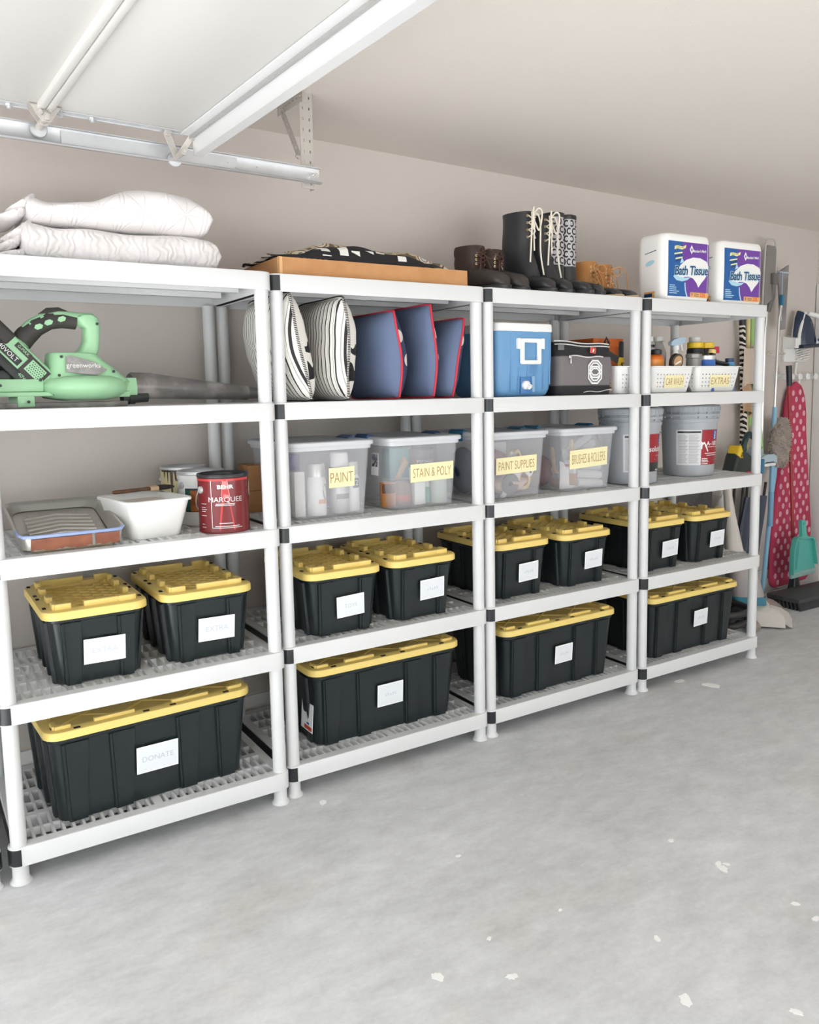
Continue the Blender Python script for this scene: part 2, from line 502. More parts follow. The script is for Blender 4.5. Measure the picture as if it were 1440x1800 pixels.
def deck_outline(sh=0.0):
    """outline of one shelf, corners bulge round the posts; counter-clockwise from the front-left."""
    R, C, S = 0.031, 0.031, 0.016
    q = []
    for i in range(0, 10):                       # front-left corner, from the left side round to the front
        a = math.radians(140 + 130 * i / 9)
        q.append((C + R * math.cos(a), C + R * math.sin(a)))
    left = [(S, 0.075)] + q                      # down the left side, corner, onto the front edge
    right = [(W - x, y) for x, y in reversed(left)]
    fr = left + right
    return fr + [(x, D - y) for x, y in reversed(fr)]

def make_deck():
    mb = MB()
    out = deck_outline()
    n = len(out)
    cx, cy = W / 2, D / 2
    def inset(p, k):
        return (cx + (p[0] - cx) * (1 - k / cx), cy + (p[1] - cy) * (1 - k / cy))
    mid = [inset(p, 0.005) for p in out]
    # skirt with a small rounded top edge
    rings = [ring(mid, -LIP), ring(out, -LIP), ring(out, -.004), ring([inset(p, .0015) for p in out], -.001), ring([inset(p, .004) for p in out], 0.0)]
    mb.loft(rings, False, False)
    mb.loft([ring(mid, -LIP), ring(mid, -.006)][::-1], False, False)
    # solid top border between the outline and the hole field
    x0, x1 = .048, W - .048
    rows = [(.04, .195), (.222, .377), (.404, .565)]
    y0, y1 = rows[0][0], rows[-1][1]
    inner = []
    for p in out:
        inner.append((min(max(p[0], x0), x1), min(max(p[1], y0), y1)))
    mb.loft([ring([inset(p, .004) for p in out], 0.0), ring(inner, 0.0)], False, False)
    mb.loft([ring(inner, 0.0), ring(inner, -.03)], False, False)
    # cross beams, thin bars, short ribs
    for a, b in ((rows[0][1], rows[1][0]), (rows[1][1], rows[2][0])):
        mb.bb((x0, a, -.05), (x1, b, 0))
    pitch = .0285
    nb = int((x1 - x0) / pitch)
    for a, b in rows:
        c = a + (b - a) * .46
        mb.bb((x0, c - .004, -.026), (x1, c + .004, -.0008))
        for i in range(1, nb):
            x = x0 + (x1 - x0) * i / nb
            hw = .0042 if i != nb // 2 else .014
            mb.bb((x - hw, a, -.024), (x + hw, b, -.0004))
    return fix_normals(mb).mesh('shelf', M['shelf'], 40)

def make_rail():
    out = deck_outline()
    C = .031
    path = [(.034, -.0012)] + [(C + .0322 * math.cos(math.radians(a)), C + .0322 * math.sin(math.radians(a))) for a in range(270, 139, -13)] + [(.0148, .075)]
    path = path + [(x, D - y) for x, y in reversed(path)]
    inn = []
    for i, p in enumerate(path):
        a, b = Vector(path[max(i - 1, 0)]), Vector(path[min(i + 1, len(path) - 1)])
        d = (b - a).normalized(); inn.append((p[0] + d.y * .0022, p[1] - d.x * .0022))
    poly = path + inn[::-1]
    return fix_normals(MB().prism(poly, -LIP + .003, -.006)).mesh('side_rail', M['black'], 40)

def make_post(h):
    mb = MB().lathe([(.0236, 0), (.0236, h)], n=24)
    mb.lathe([(.0242, 0), (.0242, .006)], n=24)
    return mb.mesh('post', M['shelf'], 40)

DECK, RAIL = make_deck(), make_rail()
GAPS = [ZS[i + 1] - LIP - ZS[i] for i in range(4)]
POSTS = [make_post(g + .004) for g in GAPS]
FOOT = MB().lathe([(.032, 0), (.032, .004), (.0275, .008), (.0248, .014), (.024, .024), (.024, .062)], n=24).mesh('foot', M['shelf'], 50)
def make_shelving(x, y, label, clip=True):
    u = thing('shelving_unit', label, 'shelving unit', (x, y, 0), (0, 0, 0), 'row of white resin shelving units')
    for i, z in enumerate(ZS):
        s = link('shelf', DECK, u, (0, 0, z))
        link('side_rail', RAIL, s, (0, 0, 0), label='black side rail and corner')
    for px in (.031, W - .031):
        for py in (.031, D - .031):
            link('foot', FOOT, u, (px, py, 0))
            for i in range(4):
                link('post', POSTS[i], u, (px, py, ZS[i] - .002))
    return u
make_shelving(UX[0], UY[0], 'white resin shelving unit holding the leaf blower, leftmost of the four full ones')
make_shelving(UX[1], UY[1], 'white resin shelving unit holding the cushions, between leaf blower and cooler')
make_shelving(UX[2], UY[2], 'white resin shelving unit holding the blue cooler and the boots on top')
make_shelving(UX[3], UY[3], 'white resin shelving unit with bath tissue on top, beside the mops')
u = make_shelving(-.975, .03, 'white resin shelving unit cut off by the left edge, only a bottom corner showing')
# this one is turned round: its black rail is on the right
u.rotation_euler = (0, 0, PI)
u.location = (-.018, .004 + D, 0)

# ---------------------------------------------------------------- yellow-lidded black totes
def make_tote(name, L, Dp, Hb, tb, pil_f, pil_s, long_tote):
    """L across, Dp deep, Hb height to the underside of the lid; origin at the centre of the base."""
    t = thing(name, 'tote', 'storage tote')
    bw, bd = L - .072, Dp - .075                    # base
    tw, td = L - .03, Dp - .03                      # top
    b = MB()
    def sec(k, grow=0.0):
        return rrect(bw + (tw - bw) * k + grow, bd + (td - bd) * k + grow, .035, 5)
    rings = [ring(sec(0, -.02), 0), ring(sec(0), .006)] + [ring(sec(k), Hb * k) for k in (.25, .5, .75, .93)]
    rings += [ring(sec(.93, .008), Hb * .94), ring(sec(1, .008), Hb)]
    b.loft(rings)
    # tapered pilasters with two thin ridges, front, back and both sides
    def pil(side, c, wt, wb):
        for (dx0, dx1, dx2, dx3, pr, z0, z1) in ((-wt / 2, wt / 2, -wb / 2, wb / 2, .007, .012, .925), (-wt / 2 - .004, -wt / 2 + .001, -wb / 2 - .004, -wb / 2 + .001, .0095, .03, .92), (-wt / 2 + .006, -wt / 2 + .010, -wb / 2 + .006, -wb / 2 + .010, .0105, .03, .92)):
            q = []
            for z, a0, a1 in ((z0, dx2, dx3), (z1, dx0, dx1)):
                k = z
                hx, hy = (bw + (tw - bw) * k) / 2, (bd + (td - bd) * k) / 2
                if side in 'fb':
                    s = -1 if side == 'f' else 1
                    q.append([(c + a0, s * (hy - .004), Hb * z), (c + a1, s * (hy - .004), Hb * z), (c + a1 * .9, s * (hy + pr), Hb * z), (c + a0 * .9, s * (hy + pr), Hb * z)])
                else:
                    s = -1 if side == 'l' else 1
                    q.append([(s * (hx - .004), c + a0, Hb * z), (s * (hx - .004), c + a1, Hb * z), (s * (hx + pr), c + a1 * .9, Hb * z), (s * (hx + pr), c + a0 * .9, Hb * z)])
            b.loft(q)
    for c, wt, wb in pil_f:
        pil('f', c, wt, wb); pil('b', c, wt, wb)
    for c, wt, wb in pil_s:
        pil('l', c, wt, wb); pil('r', c, wt, wb)
    fix_normals(b).obj('body', M['tote'], t)
    # lid: flange ring, recessed floor with ridges, raised blocks
    l = MB()
    fl = .04 if long_tote else .046
    z0, zt, zr = Hb - .004, Hb + .024, Hb + .008
    R = .05
    l.loft([ring(rrect(L - .012, Dp - .012, R), z0), ring(rrect(L, Dp, R), z0 + .002), ring(rrect(L, Dp, R), zt - .008), ring(rrect(L - .004, Dp - .004, R), zt - .002), ring(rrect(L - .012, Dp - .012, R - .004), zt),
            ring(rrect(L - 2 * fl, Dp - 2 * fl, .012), zt), ring(rrect(L - 2 * fl - .006, Dp - 2 * fl - .006, .01), zr)], True, True)
    iw, idp = L - 2 * fl - .006, Dp - 2 * fl - .006
    def ridge(p, q, w=.0055, h=.0055):
        p, q = Vector((*p, 0)), Vector((*q, 0)); d = (q - p).normalized(); s = Vector((-d.y, d.x, 0)) * w
        t0 = [p - s, q - s, q, p]; 
        l.add([tuple(v + Vector((0, 0, zr - .001))) for v in (p - s, q - s, q + s, p + s)] + [tuple(v + Vector((0, 0, zr + h))) for v in (p - s * .4, q - s * .4, q + s * .4, p + s * .4)],
              [(0, 1, 5, 4), (1, 2, 6, 5), (2, 3, 7, 6), (3, 0, 4, 7), (4, 5, 6, 7)])
    def clip_line(c, slope):
        """line y = slope * x + c clipped to the recess."""
        pts = []
        for x in (-iw / 2, iw / 2):
            y = slope * x + c
            if -idp / 2 <= y <= idp / 2: pts.append((x, y))
        for y in (-idp / 2, idp / 2):
            x = (y - c) / slope
            if -iw / 2 < x < iw / 2: pts.append((x, y))
        return pts if len(pts) == 2 else None
    if long_tote:
        step, slope = .145, .72
    else:
        step, slope = .046, .75
    k = -12
    while k <= 12:
        for s in (slope, -slope):
            pq = clip_line(k * step + step * .5, s)
            if pq: ridge(*pq, w=.0035 if long_tote else .003, h=.004 if long_tote else .005)
        k += 1
    e = fl - .016                                   # centre line of the raised blocks, from the lid edge
    hx, hy, zb = L / 2 - e - .012, Dp / 2 - e - .012, zt + (.011 if long_tote else .018)
    bl = []
    for sy in (-1, 1):
        if long_tote:
            for a, c in ((-.62, -.2), (.2, .62)): bl.append(((hx * a + hx * c) / 2, sy * hy, abs(c - a) * hx, .018))
        else:
            bl.append((0.02 * -sy, sy * hy, hx * .92, .018))
        for sx in (-1, 1):
            bl.append((sx * (hx - .022), sy * hy, .05, .018)); bl.append((sx * hx, sy * (hy - .022), .018, .05))
    for sx in (-1, 1):
        for k in ((-.34, .34) if not long_tote else (-.3, .3)):
            bl.append((sx * hx, hy * k, .02, .05))
    for x, y, a, c in bl:
        l.box((x, y, (zt - .006 + zb) / 2), (a, c, zb - zt + .006), None, .004, 2)
    lid = fix_normals(l).obj('lid', M['yellow'], t)
    hole = MB().box((0, 0, 0), (.02, .011, .004), None, .0015).mesh('lid_hole', M['dark'])
    ex = fl * .32
    if long_tote:
        hs = [(-L / 2 + .03, -Dp / 2 + .05, PI / 2), (-L * .36, -Dp / 2 + ex, 0), (-.03, -Dp / 2 + ex, 0), (.06, -Dp / 2 + ex, 0), (L * .36, -Dp / 2 + ex, 0), (L / 2 - .03, -Dp / 2 + .06, .8), (-L / 2 + .03, Dp / 2 - .05, PI / 2), (L / 2 - .03, Dp / 2 - .05, PI / 2)]
    else:
        hs = []
        for sx in (-1, 1):
            hs += [(sx * (L / 2 - ex), y, PI / 2) for y in (-Dp * .34, -.02, .035, Dp * .4)]
    for x, y, r in hs:
        link('lid_hole', hole, lid, (x, y, zt + .0005), (0, 0, r))
    t['fy0'], t['fy1'], t['hb'] = -bd / 2, -td / 2, Hb
    return t

def add_card(t, x, z, w, h, words, size, roll=0.0):
    """white card stuck on the sloping front of a tote."""
    k = z / t['hb']
    y = t['fy0'] + (t['fy1'] - t['fy0']) * k - .0122
    tilt = math.atan2(t['fy1'] - t['fy0'], t['hb'])
    c = MB().box((0, 0, 0), (w, .0016, h), None, .0005, 1)
    o = c.obj('label_card', M['card_edge'], t, (x, y, z), (-tilt, roll, 0))
    MB().bb((-w / 2 + .005, -.0013, -h / 2 + .005), (w / 2 - .005, -.0009, h / 2 - .005)).obj('card_face', M['card'], o)
    if words:
        mb = put_text(MB(), words, size, lambda a, b: (a, -.0016, b))
        mb.obj('lettering', M['faint'], o, smooth=0)
    else:
        mk = MB()
        for i in range(5):
            mk.box((-.022 + i * .011, -.0015, .002 * math.sin(i * 2.1)), (.002, .0004, .01 + .004 * (i % 2)), (0, .3 * math.sin(i * 3.3), 0))
            mk.box((-.02 + i * .011, -.0015, -.004 + .006 * (i % 2)), (.007, .0004, .0018))
        mk.obj('faint_marks', M['faint'], o, smooth=0)['kind'] = 'stuff'
    return o

SMALL = make_tote('storage_tote', .322, .475, .225, .03, [(-.078, .062, .046), (.088, .056, .042)], [(-.15, .05, .036), (-.05, .05, .036), (.05, .05, .036), (.15, .05, .036)], False)
LARGE = make_tote('storage_tote', .69, .46, .292, .03, [(-.255, .085, .06), (-.11, .085, .06), (.11, .085, .06), (.25, .085, .06)], [(-.12, .06, .045), (.0, .06, .045), (.12, .06, .045)], True)
first = {}
def tote(kind, x, y, z, rot, label, card, group):
    proto = SMALL if kind == 's' else LARGE
    if kind not in first:
        first[kind] = True; o = proto
        protos = [copy_tree(proto)] if False else None
    else:
        o = copy_tree(proto)
    o['label'] = label; o['group'] = group
    o.location = (x, y, z); o.rotation_euler = (0, 0, rot)
    return o, card
GS, GL = 'small yellow-lidded totes on the second shelves', 'large yellow-lidded totes on the bottom shelves'
todo = []
SY = .282
todo.append(tote('s', .306, SY, ZS[1], .0, 'small black tote with EXTRA card, left one of the two below the paint tray', (.016, .105, .128, .083, 'EXTRA', .026, .02), GS))
todo.append(tote('s', .671, SY + .008, ZS[1], .0, 'small black tote with EXTRA card, right one below the paint cans', (.022, .108, .128, .083, 'EXTRA', .026, .02), GS))
todo.append(tote('s', 1.195, SY, ZS[1], -.03, 'small black tote with TOYS card, below the PAINT bin', (.022, .108, .115, .083, 'TOYS', .022, -.05), GS))
todo.append(tote('s', 1.551, SY + .006, ZS[1], .0, 'small black tote with faintly marked card below the STAIN & POLY bin', (.034, .118, .115, .083, '', .022, -.04), GS))
todo.append(tote('s', 2.078, SY + .03, ZS[1], .0, 'small black tote with crooked card, below the PAINT SUPPLIES bin', (.032, .112, .11, .083, '', .02, -.05), GS))
todo.append(tote('s', 2.462, SY + .03, ZS[1], .0, 'small black tote below the BRUSHES & ROLLERS bin', (.04, .118, .11, .083, '', .02, -.04), GS))
todo.append(tote('s', 2.985, SY + .03, ZS[1], .0, 'small black tote on the rightmost unit, behind the paired posts', (.045, .105, .115, .083, '', .02, -.05), GS))
todo.append(tote('s', 3.352, SY + .03, ZS[1], .0, 'small black tote at the right end of its shelf, below the rightmost paint bucket', (.04, .115, .11, .083, '', .02, -.04), GS))
todo.append(tote('l', .458, .282, ZS[0], .055, 'large black tote with DONATE card on the bottom shelf of the left unit', (.0, .15, .14, .094, 'DONATE', .026, .01), GL))
todo.append(tote('l', 1.397, .312, ZS[0], .0, 'large black tote with shipping sticker on its left end, below the TOYS tote', (.0, .155, .118, .092, '', .022, -.01), GL))
todo.append(tote('l', 2.29, .285, ZS[0], .0, 'large black tote with blank-looking card on the bottom shelf of the boot unit', (.01, .155, .105, .085, '', .02, -.02), GL))
todo.append(tote('l', 3.21, .287, ZS[0], .0, 'large black tote on the bottom shelf of the rightmost unit', (.04, .165, .105, .085, '', .02, -.04), GL))
for o, (x, z, w_, h_, wd, sz, rl) in todo:
    add_card(o, x, z, w_, h_, wd, sz, rl)
# shipping sticker on the left end of the second large tote
st_t = todo[9][0]
s = MB().bb((-.0007, -.05, -.055), (.0007, .05, .055))
so = s.obj('shipping_sticker', M['card_edge'], st_t, (-.325, -.13, .11), (0, .075, 0))
M['red_ink'] = mat('red_ink', srgb(206, 74, 50), 0.6)
M['blue_ink'] = mat('blue_ink', srgb(60, 90, 150), 0.6)
MB().bb((-.0013, -.045, -.05), (-.0008, .02, -.035)).obj('red_print', M['red_ink'], so)
MB().bb((-.0013, -.02, -.03), (-.0008, .0, -.022)).obj('blue_print', M['blue_ink'], so)

# ================================================================ things on the shelves
Z1, Z2, Z3, Z4 = ZS[1], ZS[2], ZS[3], ZS[4]

# ---------------------------------------------------------------- folded quilts on the left unit
def quilt_material(name, kind):
    m = mat(name, srgb(232, 227, 226), 0.9)
    nt, N, L, p = nodes_of(m)
    tc = N.new('ShaderNodeTexCoord')
    if kind == 'wave':
        n = N.new('ShaderNodeTexWave'); n.inputs['Scale'].default_value = 14; n.inputs['Distortion'].default_value = 9
        n.inputs['Detail'].default_value = 1.2; n.inputs['Detail Scale'].default_value = 1.6
    else:
        n = N.new('ShaderNodeTexNoise'); n.inputs['Scale'].default_value = 55; n.inputs['Detail'].default_value = 5
        # quilted stars: rays round a grid of centres, a double seam between the blocks
        sx = N.new('ShaderNodeSeparateXYZ'); L.new(tc.outputs['Object'], sx.inputs['Vector'])
        def f(op, a, b_=None):
            q = N.new('ShaderNodeMath'); q.operation = op
            for i, v in enumerate((a, b_)):
                if v is None: continue
                if isinstance(v, (int, float)): q.inputs[i].default_value = v
                else: L.new(v, q.inputs[i])
            return q.outputs[0]
        u = f('DIVIDE', f('ADD', sx.outputs[0], f('MULTIPLY', sx.outputs[2], -.12)), .135)
        lx = f('SUBTRACT', f('FRACT', u), .5)
        lz = f('DIVIDE', f('SUBTRACT', sx.outputs[2], .058), .135)
        rays = f('ABSOLUTE', f('SUBTRACT', f('FRACT', f('MULTIPLY', f('ARCTAN2', lz, lx), 8 / (2 * PI))), .5))
        dist = f('SQRT', f('ADD', f('MULTIPLY', lx, lx), f('MULTIPLY', lz, lz)))
        ray = f('MAXIMUM', f('SUBTRACT', 1.0, f('MULTIPLY', f('MULTIPLY', f('SUBTRACT', .5, rays), dist), 45.0)), 0.0)
        e1 = f('MAXIMUM', f('SUBTRACT', 1.0, f('MULTIPLY', f('ABSOLUTE', f('SUBTRACT', f('ABSOLUTE', lx), .455)), 32.0)), 0.0)
        groove = f('MAXIMUM', ray, e1)
        hgt = f('SUBTRACT', f('MULTIPLY', n.outputs['Fac'], .5), f('MULTIPLY', groove, 1.0))
    L.new(tc.outputs['Object'], n.inputs['Vector'])
    b = N.new('ShaderNodeBump'); b.inputs['Strength'].default_value = 0.45 if kind == 'wave' else 0.32; b.inputs['Distance'].default_value = 0.008
    L.new(n.outputs['Fac'] if kind == 'wave' else hgt, b.inputs['Height']); L.new(b.outputs['Normal'], p.inputs['Normal'])
    p.inputs['Sheen Weight'].default_value = 0.2
    return m
M['quilt_a'] = quilt_material('quilt_cotton_stitched', 'noise')
M['quilt_b'] = quilt_material('quilt_cotton_waves', 'wave')
M['stitch'] = mat('stitch_groove', srgb(222, 215, 214), 0.95)

def folded(name, prof_top, prof_bot, x0, x1, y0, y1, material, parent, rnd_seed, bulge=.018):
    """soft folded slab: top and bottom profile along x, rounded in y, bulging at the folded right end."""
    rnd = random.Random(rnd_seed)
    def interp(p, t):
        for (a, va), (b, vb) in zip(p, p[1:]):
            if a <= t <= b:
                k = (t - a) / (b - a); k = k * k * (3 - 2 * k); return va + (vb - va) * k
        return p[-1][1]
    NX, NR = 48, 28
    rings = []
    ph = [rnd.random() * 6 for _ in range(4)]
    for i in range(NX + 1):
        t = i / NX
        zt, zb = interp(prof_top, t), interp(prof_bot, t)
        e = 1.0
        if t > .93: e = max(0.0, 1 - ((t - .93) / .07) ** 2.6) ** .45
        if t < .04: e = math.sqrt(max(0.0, 1 - ((.04 - t) / .04) ** 2)) * .5 + .5
        zc, hz = zb + (zt - zb) / 2, (zt - zb) / 2 * max(e, .05)
        x = x0 + (x1 - x0) * t
        q = []
        for j in range(NR):
            a = 2 * PI * j / NR
            c, s = math.cos(a), math.sin(a)
            sy = math.copysign(abs(c) ** .42, c); sz = math.copysign(abs(s) ** .75, s)
            wob = .006 * math.sin(9 * t + ph[0] + 2 * a) + .004 * math.sin(23 * t + ph[1] - a)
            yy = (y0 + y1) / 2 + sy * ((y1 - y0) / 2 + wob) * (.97 + .03 * e)
            zz = zc + sz * hz + (.003 * math.sin(17 * t + ph[2] + 3 * a) if s > -.5 else 0)
            q.append((x, yy, zz))
        rings.append(q)
    return fix_normals(MB().loft(rings)).obj(name, material, parent, smooth=80)

q1 = thing('folded_quilt', 'folded white quilt with wavy stitching, lower of the two on the shelf top', 'quilt', (.17, .1, Z4))
folded('folded_cloth', [(0, .128), (.2, .118), (.6, .118), (.86, .124), (1, .112)], [(0, .0), (1, .0)], .0, .615, 0, .36, M['quilt_b'], q1, 3)
def roll(parent, x, y0, y1, z, rx, rz, m, name='fold', lean=0.0, tilt=-.4):
    rings = []
    for k in range(9):
        y = y0 + (y1 - y0) * k / 8
        e = math.sqrt(max(.02, 1 - abs(k / 4 - 1) ** 6))
        q = []
        for j in range(16):
            a = 2 * PI * j / 16
            u, v = rx * e * math.cos(a), rz * e * math.sin(a) + .010 * math.cos(a) ** 2
            q.append((x + lean * (y - y0) + u * math.cos(tilt) + v * math.sin(tilt), y, z - u * math.sin(tilt) + v * math.cos(tilt) + .003 * math.sin(k * 1.7 + j * .4)))
        rings.append(q)
    return fix_normals(MB().loft(rings)).obj(name, m, parent, smooth=80)
roll(q1, -.012, .004, .34, .022, .05, .018, M['quilt_b'], tilt=-.15)
roll(q1, -.02, .008, .33, .055, .055, .017, M['quilt_b'], lean=-.06, tilt=-.5)
roll(q1, .0, .012, .33, .09, .055, .017, M['quilt_b'], tilt=-.6)
q2 = thing('folded_quilt', 'folded white quilt with star stitching, upper of the two on the shelf top', 'quilt', (.19, .1, Z4 + .122))
cl = folded('folded_cloth', [(0, .082), (.1, .066), (.3, .08), (.62, .142), (.85, .13), (1, .1)], [(0, .0), (.12, -.001), (1, -.003)], .0, .572, .005, .34, M['quilt_a'], q2, 8)
roll(q2, -.002, .01, .32, .052, .045, .015, M['quilt_a'], tilt=-.55)
roll(q2, -.026, .014, .31, .02, .05, .016, M['quilt_a'], lean=-.06, tilt=-.35)

# ---------------------------------------------------------------- leaf blower
def blower():
    G = mat('green_plastic', srgb(160, 208, 164), 0.33, bump=(400, .02))
    GB = mat('charcoal_rubber', srgb(62, 58, 55), 0.6)
    TB = mat('grey_nozzle_plastic', srgb(108, 103, 101), 0.28, var=(13, srgb(160, 155, 152), .42, .68))
    BL = mat('black_housing', srgb(38, 42, 40), 0.45)
    BAD = mat('grey_badge', srgb(160, 156, 155), 0.5, var=(40, srgb(140, 136, 136), .4, .6))
    t = thing('leaf_blower', 'green cordless leaf blower with long grey nozzle on the second shelf from the top', 'leaf blower', (.3, .2, Z3), (0, 0, .12))
    # volute: flattened round housing lying on its side
    v = MB()
    prof = [(0, .022), (.06, .022), (.105, .03), (.125, .05), (.128, .07), (.118, .088), (.095, .098), (.0, .1)]
    v.lathe(prof[1:-1], (.03, 0, 0), 36, Matrix.Scale(1.12, 4, (1, 0, 0)))
    # outlet shoulder
    v.loft([[(x, y * s, z) for y, z in ((-.06, .036), (.06, .036), (.066, .06), (.055, .092), (-.055, .092), (-.066, .06))] for x, s in ((.08, 1.0), (.15, .86), (.195, .68))])
    fix_normals(v).obj('fan_housing', G, t, smooth=40)
    # motor cover rising to the handle post
    m = MB()
    m.loft([ring(rrect(a, b, min(a, b) * .32, 6, cx, 0), z) for a, b, cx, z in ((.27, .15, .04, .08), (.235, .14, .035, .1), (.2, .13, .025, .125), (.165, .12, .01, .15), (.145, .11, .002, .168), (.13, .1, -.002, .172))])
    m.loft([ring(rrect(a, .06, .02, 4, cx, 0), z) for a, cx, z in ((.08, .04, .165), (.06, .058, .185), (.05, .066, .21), (.05, .07, .25), (.07, .06, .265), (.07, .055, .285), (.05, .055, .292))])
    fix_normals(m).obj('motor_cover', G, t, smooth=45)
    # handle: green spine and dark overmoulded grip
    hp = [(.075, 0, .276), (.03, 0, .279), (-.03, 0, .284), (-.075, 0, .272), (-.11, 0, .25), (-.135, 0, .222), (-.15, 0, .2)]
    MB().tube(hp, [.021, .02, .019, .02, .022, .024, .026], 14, flat=1.15).obj('handle', G, t, smooth=60)
    gp = [(.022, 0, .272), (-.02, 0, .276), (-.06, 0, .271), (-.1, 0, .25), (-.13, 0, .222), (-.145, 0, .203)]
    g = MB().tube(gp, [.0215, .0225, .0235, .025, .027, .027], 14, flat=1.18)
    g.tube([(.01, 0, .288), (-.03, 0, .298), (-.06, 0, .296), (-.085, 0, .284)], [.008, .012, .011, .006], 10, flat=1.5)
    gr = g.obj('grip', GB, t, smooth=60)
    for x, z in ((-.028, .276), (-.068, .264), (-.098, .25)):
        hx = [(.014 * math.cos(a * PI / 3) , .009 * math.sin(a * PI / 3)) for a in range(6)]
        MB().prism(hx, 0, .004, front(x, -.0285, z) @ Matrix.Rotation(.35, 4, 'Z')).obj('grip_inlay', G, gr)
    # battery pack leaning back on the left
    RB = (0, math.radians(47), 0)
    bt = MB().box((0, 0, 0), (.2, .092, .09), None, .01, 3)
    bh = bt.obj('battery_housing', G, t, (-.158, 0, .142), RB)
    MB().box((0, 0, 0), (.085, .1, .05), None, .014, 3).obj('battery', GB, t, (-.21, 0, .232), RB)
    MB().box((0, 0, -.038), (.2, .096, .03), None, .006).obj('battery_rail', BL, t, (-.158, 0, .142), RB)
    pl = MB().box((.045, -.047, .005), (.075, .004, .06), None, .001)
    pl.obj('vent_frame', GB, t, (-.158, 0, .142), RB)
    vm = MB().box((.045, -.0495, .008), (.055, .003, .04), None, .001)
    vo = vm.obj('vent_screen', G, t, (-.158, 0, .142), RB)
    dm = MB()
    for i in range(7):
        for j in range(5):
            dm.box((.024 + i * .007 + (j % 2) * .0035, -.0514, -.006 + j * .007), (.003, .001, .003))
    dm.obj('vent_hole', BL, vo)['kind'] = 'stuff'
    def plate(x, z, w, h, word, size, c0, c1):
        o = MB().box((x, -.0472, z), (w, .003, h), None, .0008).obj('nameplate', c0, t, (-.158, 0, .142), RB)
        put_text(MB(), word, size, lambda a, b: (x + a, -.0490, z + b)).obj('lettering', c1, o, smooth=0)
    plate(-.02, .028, .055, .016, 'G-MAX', .013, GB, G)
    plate(-.045, -.008, .09, .022, '40VOLT', .02, BL, M['white'])
    plate(.03, -.033, .04, .02, '40V', .016, BL, G)
    # badge with the maker's name
    bd = [(-.06, -.026), (.0, -.034), (.036, -.036), (.068, -.018), (.03, .006), (-.04, .026), (-.053, .024)]
    bo = MB().prism(bd, 0, .004, front(.02, -.0695, .135) @ Matrix.Rotation(-.26, 4, 'X')).obj('badge', BAD, t)
    fm = front(.02, -.0695, .135) @ Matrix.Rotation(-.26, 4, 'X')
    put_text(MB(), 'greenworks', .022, lambda a, b: tuple(fm @ Vector((a - .004, b - .006, .0048)))).obj('lettering', M['white'], bo, smooth=0)
    # lower bracket, foot, screws
    k = MB()
    k.bb((-.235, -.055, .05), (-.1, .055, .09), .006).bb((-.235, -.06, .036), (.16, .06, .05), .004).bb((-.18, -.058, .004), (-.13, .058, .04), .004).bb((.1, -.06, .03), (.165, .06, .05), .004)
    k.obj('base_bracket', G, t)
    MB().bb((-.21, -.05, .0), (.16, .05, .018), .004).obj('base_plate', TB, t)
    MB().box((-.215, 0, .1), (.06, .08, .035), None, .008).obj('hinge_block', BL, t)
    MB().cyl((.15, -.02, .026), (.235, -.02, .03), .019, .019, 14).cyl((.17, -.02, .027), (.19, -.02, .028), .023, n=14).obj('inlet_knob', BL, t)
    sc = MB().cyl((0, 0, 0), (0, -.004, 0), .0045, n=10).mesh('screw', BL)
    for x, y, z in ((-.06, -.0755, .1), (-.045, -.057, .158), (-.225, -.056, .07), (-.11, -.056, .086), (.11, -.071, .112), (.13, -.067, .085), (-.075, -.061, .043), (.125, -.061, .042), (.08, -.031, .265), (-.15, -.061, .02)):
        link('screw', sc, t, (x, y, z))
    # nozzle
    n = MB().tube([(.185, 0, .066), (.27, 0, .064), (.42, 0, .052), (.6, 0, .038), (.62, 0, .037)], [.042, .043, .035, .026, .0265], 22)
    n.tube([(.19, 0, .1), (.26, 0, .098), (.3, 0, .088)], [.012, .012, .006], 10)
    n.obj('nozzle', TB, t, smooth=50)
    MB().tube([(.62, 0, .037), (.66, 0, .035)], [.022, .02], 18).obj('nozzle_tip', mat('dark_nozzle', srgb(105, 103, 102), .4), t, smooth=50)
blower()

